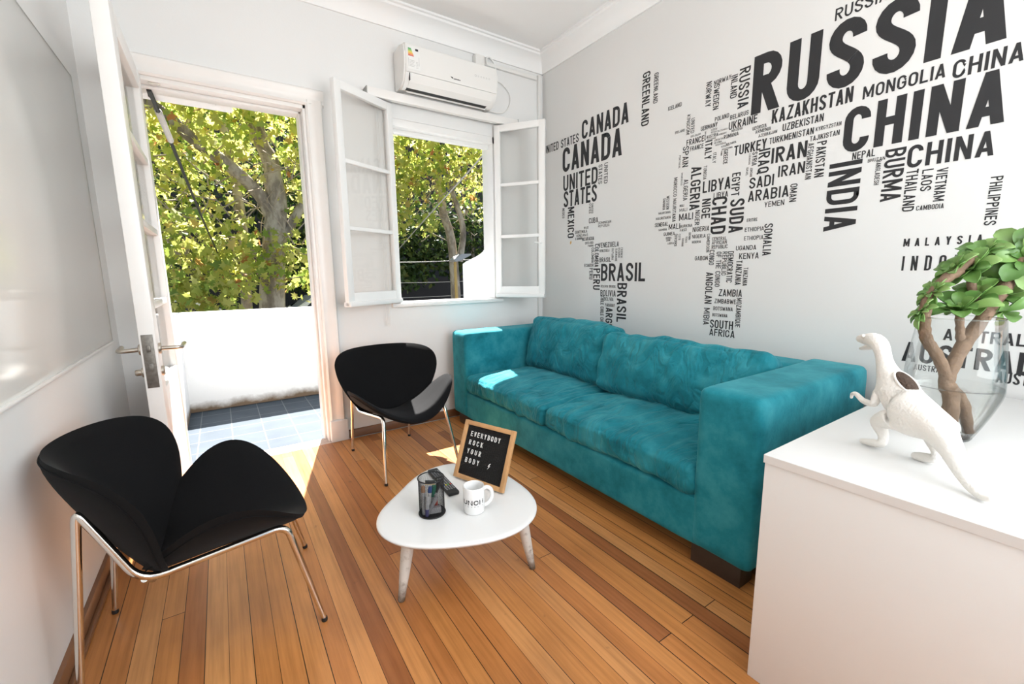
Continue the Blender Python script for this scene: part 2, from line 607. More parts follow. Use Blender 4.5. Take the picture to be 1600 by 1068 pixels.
def glyph(ch, w, h, t):
    """centre lines [(points, clip, closed)] in a w x h cell for stroke width t"""
    x0, x1, y0, y1 = t/2, w-t/2, t/2, h-t/2
    xm, ym = w/2, h*0.52
    rx = (x1-x0)/2
    ry = min(rx*1.15, h*0.26)
    S = []
    a = lambda p, clip=False, closed=False: S.append((p, clip, closed))
    if ch == 'A':
        a([(x0*0.95, 0), (xm, h)], True); a([(xm, h), (w-x0*0.95, 0)], True); q = 0.26*h; f = q/h*0.9
        a([(x0+(xm-x0)*f, q), (x1-(x1-xm)*f, q)])
    elif ch in 'BPR':
        a([(x0, 0), (x0, h)])
        r = min((y1-ym)/2, rx*1.1)
        a([(x0, y1), (x1-r, y1)] + arc(x1-r, (y1+ym)/2, r, (y1-ym)/2, 90, -90)[0:] + [(x0, ym)])
        if ch == 'B':
            a([(x0, ym), (x1-r, ym)] + arc(x1-r, (y0+ym)/2, r, (ym-y0)/2, 90, -90) + [(x0, y0)])
        if ch == 'R':
            a([(x0+rx*0.75, ym), (x1, 0)], True)
    elif ch in 'CG':
        p = [(x1, h*0.70)] + arc(xm, y1-ry, rx, ry, 0, 180) + arc(xm, y0+ry, rx, ry, 180, 360)
        a(p + ([(x1, h*0.30)] if ch == 'C' else [(x1, h*0.47), (xm, h*0.47)]))
    elif ch == 'D':
        a([(x0, y0), (x0, y1), (x1-rx, y1)] + arc(x1-rx*1.1, y1-ry, rx*1.1, ry, 90, 0) + arc(x1-rx*1.1, y0+ry, rx*1.1, ry, 0, -90), closed=True)
    elif ch in 'EF':
        a([(x0, 0), (x0, h)]); a([(x0, y1), (w, y1)]); a([(x0, ym), (w*0.93, ym)])
        if ch == 'E':
            a([(x0, y0), (w, y0)])
    elif ch == 'H':
        a([(x0, 0), (x0, h)]); a([(x1, 0), (x1, h)]); a([(x0, ym), (x1, ym)])
    elif ch == 'I':
        a([(xm, 0), (xm, h)])
    elif ch == 'J':
        a([(x1, h), (x1, y0+ry)] + arc(xm, y0+ry, rx, ry, 0, -180) + [(x0, h*0.32)])
    elif ch == 'K':
        a([(x0, 0), (x0, h)]); a([(x0, h*0.33), (x1, h)], True); a([(x0+rx*0.7, h*0.55), (x1, 0)], True)
    elif ch == 'L':
        a([(x0, h), (x0, 0)]); a([(x0, y0), (w, y0)])
    elif ch == 'M':
        a([(x0, 0), (x0, h)]); a([(x1, 0), (x1, h)]); a([(x0, h), (xm, h*0.22)], True); a([(xm, h*0.22), (x1, h)], True)
    elif ch == 'N':
        a([(x0, 0), (x0, h)]); a([(x1, 0), (x1, h)]); a([(x0, h), (x1, 0)], True)
    elif ch in 'OQ':
        a(arc(xm, y1-ry, rx, ry, 0, 180) + arc(xm, y0+ry, rx, ry, 180, 360), closed=True)
        if ch == 'Q':
            a([(xm, h*0.28), (w, -h*0.04)])
    elif ch == 'S':
        rs = min(ry, (y1-y0)*0.26)
        top = arc(xm, y1-rs, rx, rs, -5, 180)
        bot = arc(xm, y0+rs, rx, rs, 0, -185)
        mid = []
        A, B = (x0, y1-rs), (x1, y0+rs)
        c1, c2 = (x0, ym+h*0.02), (x1, ym-h*0.04)
        for k in range(1, 10):
            q = k/10
            mid.append(tuple(A[i]*(1-q)**3 + 3*c1[i]*q*(1-q)**2 + 3*c2[i]*q*q*(1-q) + B[i]*q**3 for i in (0, 1)))
        a(top + mid + bot)
    elif ch == 'T':
        a([(xm, 0), (xm, h)]); a([(0, y1), (w, y1)])
    elif ch == 'U':
        a([(x0, h), (x0, y0+ry)] + arc(xm, y0+ry, rx, ry, 180, 360) + [(x1, h)])
    elif ch == 'V':
        a([(x0, h), (xm, 0)], True); a([(xm, 0), (x1, h)], True)
    elif ch == 'W':
        q = rx/2
        a([(x0, h), (x0+q, 0)], True); a([(x0+q, 0), (xm, h*0.75)], True); a([(xm, h*0.75), (x1-q, 0)], True); a([(x1-q, 0), (x1, h)], True)
    elif ch == 'X':
        a([(x0, 0), (x1, h)], True); a([(x0, h), (x1, 0)], True)
    elif ch == 'Y':
        a([(x0, h), (xm, h*0.42)], True); a([(x1, h), (xm, h*0.42)], True); a([(xm, 0), (xm, h*0.48)])
    elif ch == 'Z':
        a([(x0, y1), (w, y1)]); a([(0, y0), (w, y0)]); a([(x0, y0), (x1, y1)], True)
    return S

def clip_y(poly, lo, hi):
    for sgn, lim in ((1, hi), (-1, -lo)):
        out = []
        for i in range(len(poly)):
            p, q = poly[i], poly[(i+1) % len(poly)]
            a, b = sgn*p[1]-lim, sgn*q[1]-lim
            if a <= 0:
                out.append(p)
            if (a < 0 < b) or (b < 0 < a):
                k = a/(a-b)
                out.append((p[0]+(q[0]-p[0])*k, p[1]+(q[1]-p[1])*k))
        poly = out
        if len(poly) < 3:
            return []
    return poly

def ribbon(pts, t, clip, closed, h):
    """polygons of a stroke"""
    P = [Vector((x, y)) for x, y in pts]
    Q = [P[0]]
    for p in P[1:]:
        if (p-Q[-1]).length > 1e-6:
            Q.append(p)
    P = Q
    if closed and (P[0]-P[-1]).length < 1e-6:
        P.pop()
    if len(P) < 2:
        return []
    if clip:
        d = (P[1]-P[0]).normalized()
        n = Vector((-d.y, d.x))*t/2
        lo, hi = min(P[0].y, P[1].y), max(P[0].y, P[1].y)
        a, b = P[0]-d*t*1.5, P[1]+d*t*1.5
        c = clip_y([tuple(a+n), tuple(b+n), tuple(b-n), tuple(a-n)], max(0, lo-(t*0.6 if lo > 0 else 0)), min(h, hi+(t*0.6 if hi < h else 0)))
        return [c] if c else []
    n = len(P)
    L, Rr = [], []
    for i in range(n):
        if closed:
            a, b = P[i-1], P[(i+1) % n]
        else:
            a, b = P[max(0, i-1)], P[min(n-1, i+1)]
        d1 = (P[i]-a).normalized() if (P[i]-a).length > 1e-9 else (b-P[i]).normalized()
        d2 = (b-P[i]).normalized() if (b-P[i]).length > 1e-9 else d1
        n1, n2 = Vector((-d1.y, d1.x)), Vector((-d2.y, d2.x))
        m = (n1+n2)
        m = m.normalized() if m.length > 1e-6 else n1
        k = t/2/max(0.45, m.dot(n1))
        L.append(P[i]+m*k); Rr.append(P[i]-m*k)
    out = []
    for i in range(n if closed else n-1):
        j = (i+1) % n
        out.append([tuple(L[i]), tuple(L[j]), tuple(Rr[j]), tuple(Rr[i])])
    return out

GW = {'I': 0.0, 'M': 0.68, 'W': 0.80, 'E': 0.46, 'F': 0.44, 'L': 0.44, ' ': 0.28, 'J': 0.42, 'T': 0.48}
def text_words(s, length, h, wt, extra=0.0):
    t = wt*h
    gapu = 0.11 + 0.45*extra
    units = sum(GW.get(c, 0.52) for c in s) + gapu*(len(s)-1)
    nI = s.count('I')
    k = (length - nI*t)/units
    t = min(t, 0.36*0.52*k) if k > 0 else t
    k = (length - nI*t)/units
    x = 0.0
    out = [[]]
    for c in s:
        if c == ' ':
            out.append([])
        gw = t if c == 'I' else GW.get(c, 0.52)*k
        if c != ' ':
            for pts, clip, closed in glyph(c, gw, h, t):
                for pl in ribbon(pts, t, clip, closed, h):
                    out[-1].append([(x+px, py) for px, py in pl])
        x += gw + gapu*k
    return out

def text_polys(*a):
    return [p for q in text_words(*a) for p in q]

def add_text(mb, s, length, h, wt, fn, extra=0.0):
    for pl in text_polys(s, length, h, wt, extra):
        mb.poly([fn(px, py) for px, py in pl])

# ================================================================== THE SETTING
XL, YR, ZC = -3.035, -4.75, 3.05      # left wall, rear wall, ceiling
DX0, DX1, DZ = -2.86, -1.945, 2.31    # door opening
WX0, WX1, WZ0, WZ1 = -1.405, -0.505, 0.985, 2.325   # window opening
T = 0.17                              # outer wall thickness

def struct(name, mb, m, **kw):
    return mb.build(name, m, None, kind='structure', **kw)

struct('floor', MB().box((XL-0.15, YR-0.1, -0.06), (0.15, -0.035, 0.0)), M_floor)
struct('ceiling', MB().box((XL-0.15, YR-0.1, ZC), (0.15, T, ZC+0.1)), M_ceil)
struct('wall_left', MB().box((XL-0.15, YR, -0.05), (XL, T, ZC)), M_wall)
struct('wall_right', MB().box((0.0, YR, -0.05), (0.15, T, ZC)), M_map)
m = MB()
RX0, RX1, RZ0, RZ1 = -2.75, -0.35, 0.85, 2.65
m.box((XL, YR-0.1, -0.05), (RX0, YR, ZC)).box((RX1, YR-0.1, -0.05), (0, YR, ZC)).box((RX0, YR-0.1, -0.05), (RX1, YR, RZ0)).box((RX0, YR-0.1, RZ1), (RX1, YR, ZC))
struct('wall_rear', m, M_wall)
m = MB()
m.box((XL, 0, -0.05), (DX0, T, ZC)).box((DX0, 0, DZ), (DX1, T, ZC)).box((DX1, 0, -0.05), (WX0, T, ZC))
m.box((WX0, 0, -0.05), (WX1, T, WZ0)).box((WX0, 0, WZ1), (WX1, T, ZC)).box((WX1, 0, -0.05), (0, T, ZC))
struct('wall_front', m, M_wall)

# cove mouldings round the ceiling
cove = [(0, 2.915), (0.012, 2.915), (0.016, 2.935), (0.03, 2.97), (0.06, 3.005), (0.095, 3.02), (0.10, 3.033), (0.115, 3.036), (0.115, ZC), (0, ZC)]
struct('trim_1', MB().prism([(XL, -a, z) for a, z in cove], (-XL, 0, 0)), M_ceil)
struct('trim_2', MB().prism([(-a, YR, z) for a, z in cove], (0, -YR, 0)), M_ceil)
struct('trim_3', MB().prism([(XL+a, YR, z) for a, z in cove], (0, -YR, 0)), M_ceil)
# skirting boards
bb = [(0, 0), (0.018, 0), (0.018, 0.045), (0.012, 0.056), (0, 0.06)]
struct('baseboard_front', MB().prism([(-1.85, -a, z) for a, z in bb], (1.85, 0, 0)), M_base)
struct('baseboard_left', MB().prism([(XL+a, YR, z) for a, z in bb], (0, -YR-0.02, 0)).box((XL+0.018, YR, 0), (XL+0.034, -0.03, 0.018), 0.004), M_base)
struct('baseboard_right', MB().prism([(-a, YR, z) for a, z in bb], (0, -YR-0.02, 0)), M_base)

# ---- balcony door: casing, frame, open leaf
door = thing('door_1', None, None, (DX0, 0, 0), kind='structure')
m = MB()
def casing_profile():
    return [(0, 0), (0, 0.012), (0.012, 0.022), (0.03, 0.018), (0.055, 0.024), (0.075, 0.034), (0.092, 0.034), (0.10, 0.026), (0.105, 0)]
cp = casing_profile()
m.prism([(DX1-0.012+a, -d, 0) for a, d in cp], (0, 0, DZ+0.02))
m.prism([(DX0-0.04, -d, DZ-0.012+a) for a, d in cp], (DX1+0.10-DX0+0.04, 0, 0))
m.box((DX1-0.018, -0.045, 0), (DX1+0.105, 0, 0.16), 0.008)
m.build('door_casing', M_trim, door)
m = MB()
m.box((DX1-0.03, 0.0, 0), (DX1, T, DZ), 0.004).box((DX0-0.0, 0.0, 0), (DX0+0.04, T, DZ), 0.004).box((DX0, 0.0, DZ-0.035), (DX1, T, DZ), 0.004)
m.box((DX1-0.045, 0.07, 0), (DX1-0.03, T, DZ-0.03), 0.003).box((DX0, 0.07, DZ-0.05), (DX1, T, DZ-0.035), 0.003)
m.build('door_frame', M_trim, door)
MB().box((DX0, -0.035, -0.05), (DX1, 0.10, 0.0), 0.004).build('threshold', M_concrete, door)
# leaf: hinged on the left jamb, opened into the room
LX0, LX1 = -2.838, -2.780
LY0, LY1 = -0.868, -0.01
LZ0, LZ1 = 0.012, 2.285
m = MB()
st = 0.115
m.box((LX0, LY0, LZ0), (LX1, LY0+st, LZ1), 0.004).box((LX0, LY1-st, LZ0), (LX1, LY1, LZ1), 0.004)
m.box((LX0+0.002, LY0+st, LZ1-0.10), (LX1-0.002, LY1-st, LZ1), 0.003).box((LX0+0.002, LY0+st, LZ0), (LX1-0.002, LY1-st, 0.70), 0.003)
panes = [0.70, 1.075, 1.445, 1.815, LZ1-0.10]
for z in panes[1:-1]:
    m.box((LX0+0.006, LY0+st, z-0.016), (LX1-0.006, LY1-st, z+0.016), 0.003)
leaf = m.build('door_leaf', M_trim, door)
for a, b in zip(panes[:-1], panes[1:]):
    sbox('glass_pane', M_glass, (-2.811, LY0+st, a), (-2.807, LY1-st, b), leaf)
yl, zl = LY0+0.048, 0.892
MB().box((LX0+0.008, LY0-0.003, 0.728), (LX1-0.010, LY0+0.004, 0.960), 0.001).box((LX0+0.022, LY0-0.010, 0.885), (LX1-0.022, LY0, 0.915), 0.002).box((LX0+0.020, LY0-0.005, 0.80), (LX1-0.020, LY0, 0.835), 0.001).build('lock_plate', M_oldsteel, leaf)
for sx, xs in ((1, LX1), (-1, LX0)):
    m = MB()
    m.lathe([(0.024, 0), (0.024, 0.008), (0.020, 0.011), (0.0, 0.011)], (xs, yl, zl), 20, axis=(sx, 0, 0))
    d = Vector((sx, 0, 0))
    m.tube(fillet([(xs, yl, zl), (xs+sx*0.055, yl, zl), (xs+sx*0.055, yl+0.105, zl)] if False else [(xs, yl, zl), (xs+sx*0.080, yl, zl-0.002), (xs+sx*0.084, yl+0.125, zl)], 0.022, 6), 0.0092, 12)
    m.build('lever_handle', M_steel, leaf)
    m = MB().lathe([(0.022, 0), (0.022, 0.008), (0.018, 0.011), (0.0, 0.011)], (xs, yl, zl-0.10), 20, axis=(sx, 0, 0))
    if sx < 0:
        m.lathe([(0.013, 0.01), (0.014, 0.028), (0.011, 0.033), (0, 0.033)], (xs, yl, zl-0.10), 16, axis=(sx, 0, 0))
    m.build('keyhole_rosette', M_steel, leaf)

# ---- window: frame, two casements opened into the room
win = thing('window_1', None, None, (WX0, 0, WZ0), kind='structure')
m = MB()
fr = 0.045
m.box((WX0, 0.0, WZ0), (WX0+fr*0.6, T, WZ1), 0.004).box((WX1-fr*0.6, 0.0, WZ0), (WX1, T, WZ1), 0.004).box((WX0, 0.0, WZ1-0.055), (WX1, T, WZ1), 0.004)
m.box((WX0, 0.06, WZ1-0.085), (WX1, 0.10, WZ1-0.05), 0.003)
m.box((WX0-0.05, -0.004, WZ0-0.02), (WX0, 0.0, WZ1+0.06)).box((WX1, -0.004, WZ0-0.02), (WX1+0.05, 0.0, WZ1+0.06))
m.build('window_frame', M_winpaint, win)
MB().box((WX0-0.05, -0.030, WZ0-0.03), (WX1+0.05, T+0.02, WZ0+0.004), 0.006).build('window_sill', M_winpaint, win)
def casement(hinge, free, z0, z1, handle=False):
    h, f = Vector((*hinge, 0)), Vector((*free, 0))
    d = (f-h)
    L = d.length
    d.normalize()
    n = Vector((-d.y, d.x, 0))
    Mx = Matrix(((d.x, n.x, 0, h.x), (d.y, n.y, 0, h.y), (0, 0, 1, 0), (0, 0, 0, 1)))
    th, s_, b = 0.018, 0.052, 0.095
    m = MB(Mx)
    m.box((0, -th, z0), (s_, th, z1), 0.004).box((L-s_, -th, z0), (L, th, z1), 0.004)
    m.box((s_-0.002, -th+0.001, z1-s_), (L-s_+0.002, th-0.001, z1), 0.004).box((s_-0.002, -th+0.001, z0), (L-s_+0.002, th-0.001, z0+b), 0.004)
    gz0, gz1 = z0+b, z1-s_
    zs = [gz0 + (gz1-gz0)*k/3 for k in range(4)]
    for z in zs[1:3]:
        m.box((s_-0.002, -th*0.75, z-0.013), (L-s_+0.002, th*0.75, z+0.013), 0.004)
    m.box((0.0, -th-0.016, z0), (L, th+0.016, z0+0.035), 0.008)
    c = m.build('casement', M_winpaint, win)
    for a, e in zip(zs[:-1], zs[1:]):
        MB(Mx).box((s_-0.004, -0.002, a), (L-s_+0.004, 0.002, e)).build('glass_pane', M_glass, c)
    m = MB(Mx)
    if handle:
        m.tube([(L-0.03, -th, z0+0.45), (L-0.03, -th-0.03, z0+0.45), (L-0.075, -th-0.033, z0+0.455)], 0.006, 8)
        m.build('casement_latch', M_winpaint, c)
    m2 = MB(Mx)
    for z in (z0+0.22, z1-0.22):
        m2.lathe([(0.008, 0), (0.008, 0.08)], (0.0, 0.0, z), 10, True, True)
    m2.build('hinge', M_winpaint, c)
    return c
casement((WX0+0.012, -0.018), (-1.838, -0.255), WZ0+0.006, 2.405)
casement((WX1-0.012, -0.018), (-0.262, -0.375), WZ0+0.012, 2.405, True)

# ---- unseen rear window, added behind the camera for the room light
rw = thing('added_rear_window', None, None, (RX0, YR, RZ0), kind='structure')
m = MB()
m.box((RX0, YR-0.08, RZ0), (RX0+0.06, YR-0.02, RZ1)).box((RX1-0.06, YR-0.08, RZ0), (RX1, YR-0.02, RZ1)).box((RX0, YR-0.08, RZ0), (RX1, YR-0.02, RZ0+0.06)).box((RX0, YR-0.08, RZ1-0.06), (RX1, YR-0.02, RZ1)).box((-1.58, YR-0.08, RZ0), (-1.52, YR-0.02, RZ1))
m.build('window_frame', M_winpaint, rw)
sbox('glass_pane', M_glass, (RX0, YR-0.052, RZ0), (RX1, YR-0.048, RZ1), rw)

# ================================================================== BALCONY AND STREET
sbox('floor_balcony', M_tile, (-3.3, 0.08, -0.16), (0.3, 1.80, -0.05), kind='structure')
m = MB().box((-3.3, 1.62, -0.05), (0.3, 1.80, 0.878), 0.012)
struct('wall_parapet', m, M_parapet)
m = MB().box((-3.02, T, -0.05), (-2.865, 1.62, 0.872), 0.010)
struct('wall_balcony_side', m, M_parapet)
prof = [(T, -0.05), (0.735, -0.05), (0.735, 1.302), (0.66, 1.325), (0.55, 1.347), (0.45, 1.367), (0.38, 1.385), (0.325, 1.405), (0.29, 1.43), (0.275, 1.46), (0.27, 1.50), (0.27, 3.4), (T, 3.4)]
struct('wall_wing', MB().prism([(-0.455, y, z) for y, z in prof], (0.25, 0, 0)), M_render)
sbox('roof_slab', M_render, (-4.6, T, 3.40), (1.6, 1.02, 3.58), kind='structure')
# awning cassette over the door, its bracket and chain
aw = thing('awning_cassette', 'white boxed awning cassette fixed outside above the balcony door', 'awning', (-2.7, 0.26, 2.26))
MB().box((-3.2, 0.19, 2.272), (-2.352, 0.33, 2.386), 0.006).build('cassette_box', M_render, aw)
MB().box((-2.445, 0.186, 2.262), (-2.440, 0.190, 2.368)).build('seam_strip', M_edge, aw)
wr = MB()
wr.tube([(-2.752, 0.02, 2.27), (-2.70, 0.03, 2.275)], 0.006, 8)
wr.tube(smooth_path([(-2.80, -0.03, 2.265), (-2.785, -0.035, 2.22), (-2.778, -0.035, 2.1), (-2.775, -0.035, 2.03), (-2.783, -0.03, 2.02)], 4), 0.0022, 6)
tag(wr.build('door_hook', M_steel), 'small wire hook and bolt hanging from the top left corner of the door frame', 'hook')

# street level
sbox('ground_street', M_asphalt, (-45, 1.9, -1.02), (45, 60, -0.9), kind='structure')
# building across the street
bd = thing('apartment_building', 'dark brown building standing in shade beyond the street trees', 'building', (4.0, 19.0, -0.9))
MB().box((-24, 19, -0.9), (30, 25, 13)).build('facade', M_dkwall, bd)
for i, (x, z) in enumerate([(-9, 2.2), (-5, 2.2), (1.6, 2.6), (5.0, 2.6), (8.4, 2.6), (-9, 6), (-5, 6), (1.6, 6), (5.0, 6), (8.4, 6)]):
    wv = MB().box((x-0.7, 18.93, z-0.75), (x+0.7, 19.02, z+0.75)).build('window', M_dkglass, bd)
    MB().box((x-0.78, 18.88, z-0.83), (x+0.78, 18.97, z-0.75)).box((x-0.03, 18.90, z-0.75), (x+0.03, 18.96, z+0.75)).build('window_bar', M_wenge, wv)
MB().box((2.0, 16.8, -0.9), (13, 17.1, 1.05)).build('garden_wall', M_dkwall, bd)
# picket fence on the far pavement
fe = thing('street_fence', 'dark metal picket fence behind the parked white cars', 'fence', (-3.0, 15.0, -0.9))
m = MB()
for k in range(64):
    x = -7.6 + k*0.13
    m.box((x-0.014, 14.986, -0.88), (x+0.014, 15.014, 0.75))
m.build('picket', M_cable, fe)
MB().box((-7.7, 14.97, -1.2), (0.8, 15.03, -1.14)).box((-7.7, 14.97, 0.55), (0.8, 15.03, 0.60)).build('fence_rail', M_cable, fe)

def car(x, y, label, rz=0.0):
    c = thing('car', label, 'car', (x, y, -0.9), group='white cars parked across the street')
    prof = [(-2.1, 0.35), (-2.15, 0.75), (-2.0, 0.95), (-1.5, 1.02), (-0.95, 1.48), (0.7, 1.52), (1.35, 1.05), (2.0, 0.92), (2.15, 0.7), (2.1, 0.35)]
    m = MB()
    m.prism([(x+a, y-0.85, -0.9+z) for a, z in prof], (0, 1.7, 0))
    bmesh.ops.bevel(m.bm, geom=m.bm.edges[:], offset=0.06, segments=2, affect='EDGES')
    m.build('car_body', M_car, c)
    for s in (-0.86, 0.84):
        g = MB()
        g.prism([(x+a, y+s, -0.9+z) for a, z in [(-1.3, 1.04), (-0.88, 1.42), (0.62, 1.45), (1.15, 1.06)]], (0, 0.02, 0))
        g.build('side_window', M_dkglass, c)
    for a in (-1.35, 1.35):
        MB().lathe([(0.31, -0.1), (0.33, -0.06), (0.33, 0.06), (0.31, 0.1)], (x+a, y-0.8, -0.9+0.33), 20, True, True, axis=(0, 1, 0)).build('wheel', M_rubber, c)
car(-3.95, 12.6, 'white car parked across the street, left one seen just above the balcony wall')
car(0.95, 12.9, 'white car parked across the street behind the plane tree trunk')

# street lamp seen through the window
sl = thing('street_lamp', 'ochre lamp post with flat grey head seen through the window', 'street lamp', (3.1, 8.0, -0.9))
MB().tube([(3.12, 8, -0.9), (3.10, 8, 0.6), (3.085, 8, 1.60)], [0.060, 0.046, 0.040], 12).build('post', M_ochre, sl)
MB().prism([(2.97, 7.82, 1.60), (3.03, 7.82, 1.545), (3.14, 7.82, 1.565), (3.52, 7.82, 1.74), (3.50, 7.82, 1.775), (3.22, 7.82, 1.765)], (0, 0.34, 0)).build('lamp_head', M_grey, sl)

# cables
def cable(label, pts, r, m, name='cable'):
    return tag(MB().tube(smooth_path(pts, 8), r, 7).build(name, m), label, 'cable')
cable('black service cable slanting down from the top left of the doorway into the trees', [(-2.76, 0.17, 2.25), (-2.743, 0.45, 2.226), (-2.61, 4.1, 1.885), (-2.456, 8.0, 1.571), (-2.42, 9.0, 1.50)], 0.012, M_cable)
cl = MB()
for k in range(26):
    q = k/25
    p = Vector((-2.745+0.020*q, 0.40+0.50*q, 2.232-0.046*q))
    cl.lathe([(0.0135, -0.0115), (0.019, -0.004), (0.019, 0.004), (0.0135, 0.0115)], p, 10, axis=(0.12, 0.98, -0.05))
tag(cl.build('cable_clamp', M_gcable), 'grey coiled clamp wrapped round the top of the black service cable', 'clamp')
cable('grey cable slanting across the window view from upper right to lower left', [(-0.03, 0.60, 2.62), (0.20, 1.6, 2.52), (0.75, 4.6, 2.18), (1.406, 8.0, 1.817), (1.55, 8.8, 1.74)], 0.010, M_gcable)
cable('thin grey cable running level across the window view by the lamp head', [(0.4, 10.2, 1.62), (2.2, 9.8, 1.58), (4.2, 9.6, 1.66), (6.4, 10.4, 1.9), (11, 18.98, 3.0)], 0.013, M_gcable)
cable('lower thin grey cable level across the window view behind the lamp post', [(0.4, 11.2, 0.98), (3.5, 11.0, 0.93), (7.5, 11.4, 0.98), (11.5, 16.79, 0.95)], 0.011, M_gcable)
cable('lowest thin grey cable crossing the window view just above the sill', [(0.4, 11.4, 0.45), (3.5, 11.2, 0.42), (7.5, 11.5, 0.48), (11.0, 16.79, 0.5)], 0.011, M_gcable)

# ---- trees
rng = random.Random(7)
LOBES = [(0.0, -0.50), (0.10, -0.30), (0.42, -0.34), (0.26, -0.06), (0.52, 0.12), (0.20, 0.16), (0.0, 0.55), (-0.20, 0.16), (-0.52, 0.12), (-0.26, -0.06), (-0.42, -0.34), (-0.10, -0.30)]
OVAL = [(0.0, -0.5), (0.22, -0.2), (0.24, 0.1), (0.0, 0.5), (-0.24, 0.1), (-0.22, -0.2)]
def leaves(mb, centre, spread, count, size, shape=LOBES, rg=rng, keep=None):
    bm = mb.bm
    n = 0
    while n < count:
        p = Vector((rg.gauss(0, 1), rg.gauss(0, 1), rg.gauss(0, 1)))
        if p.length > 1.9:
            continue
        p = Vector((p.x*spread[0], p.y*spread[1], p.z*spread[2]))*0.62 + Vector(centre)
        n += 1
        if keep and not keep(p):
            continue
        s = size*rg.uniform(0.6, 1.25)
        q = Matrix.Rotation(rg.uniform(0, 6.283), 3, 'Z') @ Matrix.Rotation(rg.gauss(R(62), R(26)), 3, 'X') @ Matrix.Rotation(rg.uniform(0, 6.283), 3, 'Z')
        fold = rg.uniform(-0.25, 0.25)
        bm.faces.new([bm.verts.new(p + q @ Vector((a*s, b*s, abs(a)*fold*s))) for a, b in shape])

def limb(mb, pts, r0, r1, n=10):
    P = smooth_path(pts, 5)
    mb.tube(P, [r0+(r1-r0)*k/(len(P)-1) for k in range(len(P))], n)

def twigs(mb, centre, spread, count, rg):
    for _ in range(count):
        p = Vector(centre) + Vector((rg.uniform(-1, 1)*spread[0], rg.uniform(-1, 1)*spread[1], rg.uniform(-1, 1)*spread[2]))
        d = Vector((rg.uniform(-1, 1), rg.uniform(-0.5, 0.5), rg.uniform(-0.2, 1)))
        L = rg.uniform(0.4, 1.1)
        mid = p + d*L*0.5 + Vector((rg.uniform(-.1, .1), 0, rg.uniform(-.1, .1)))
        mb.tube([p, mid, p+d*L], [0.016, 0.011, 0.005], 5, False)

t1 = thing('plane_tree', 'large plane tree with forked pale trunk and yellow green leaves outside the balcony door', 'tree', (-1.45, 8.2, -0.9), group='street trees')
m = MB()
limb(m, [(-1.60, 8.3, -0.9), (-1.56, 8.2, 0.5), (-1.44, 8.1, 1.7), (-1.30, 8.0, 2.75), (-1.32, 8.0, 3.3)], 0.30, 0.19, 14)
m.build('trunk', M_bark, t1)
m = MB(); limb(m, [(-1.33, 8.0, 3.15), (-1.33, 8.0, 3.72), (-1.49, 8.0, 4.1), (-1.53, 8.05, 5.0), (-1.5, 8.1, 7.2)], 0.18, 0.10); m.build('branch', M_bark, t1)
m = MB(); limb(m, [(-1.32, 8.0, 3.35), (-1.45, 8.0, 3.85), (-1.62, 7.9, 4.3), (-1.80, 7.8, 4.8), (-2.2, 7.7, 6.2)], 0.12, 0.07); m.build('branch', M_bark, t1)
m = MB(); limb(m, [(-1.42, 8.05, 2.55), (-1.62, 7.9, 2.95), (-2.1, 7.6, 3.4), (-2.65, 7.3, 3.75), (-3.15, 7.0, 4.15), (-3.9, 6.8, 4.5)], 0.15, 0.09); m.build('branch', M_bark, t1)
m = MB(); limb(m, [(-1.36, 8.0, 1.9), (-1.10, 8.0, 2.25), (-0.78, 8.0, 2.8), (-0.42, 8.0, 3.3), (0.2, 8.0, 4.2)], 0.12, 0.07); m.build('branch', M_bark, t1)
m = MB(); limb(m, [(-1.50, 8.1, 1.35), (-1.72, 8.0, 1.62), (-1.98, 7.9, 1.80)], 0.085, 0.065); m.build('branch', M_bark, t1, label='pruned branch stub')
m = MB(); twigs(m, (-2.3, 7.9, 2.6), (1.6, 0.5, 1.5), 190, rng); m.build('twigs', M_twig, t1, kind='stuff')
m = MB()
def door_gap(p):
    # keep the trunk fork readable
    return not (p.y < 8.0 and abs(p.x+1.42) < 0.34 and 2.2 < p.z < 4.3 and rng.random() < 0.8)
leaves(m, (-2.6, 7.2, 4.6), (2.1, 0.7, 1.5), 1350, 0.20, keep=door_gap)
leaves(m, (-0.5, 8.0, 4.2), (1.5, 0.9, 1.7), 1150, 0.19, keep=door_gap)
leaves(m, (-2.8, 7.0, 1.5), (1.2, 0.5, 0.95), 420, 0.22, keep=door_gap)
leaves(m, (-1.6, 7.6, 1.6), (1.2, 0.6, 0.7), 260, 0.20, keep=door_gap)
leaves(m, (-2.9, 6.6, 0.85), (0.9, 0.5, 0.45), 240, 0.20)
leaves(m, (-3.3, 8.5, 3.0), (1.4, 0.6, 1.6), 480, 0.20, keep=door_gap)
leaves(m, (-0.4, 8.5, 1.3), (0.9, 0.8, 0.8), 220, 0.19, keep=door_gap)
m.build('foliage', M_leaf, t1, smooth=False, normals=False)

t2 = thing('plane_tree', 'slimmer plane tree left of the forked one, its grey trunk half hidden by leaves', 'tree', (-2.0, 9.0, -0.9), group='street trees')
m = MB(); limb(m, [(-2.05, 9.6, -0.9), (-2.0, 9.6, 0.6), (-1.92, 9.6, 2.2), (-1.98, 9.6, 3.6), (-2.2, 9.6, 5.6)], 0.14, 0.09); m.build('trunk', M_bark, t2)
m = MB()
leaves(m, (-3.2, 9.8, 4.9), (2.4, 1.0, 1.7), 1300, 0.20)
leaves(m, (-4.4, 9.6, 2.4), (1.8, 1.0, 1.8), 900, 0.20)
m.build('foliage', M_leaf, t2, smooth=False, normals=False)

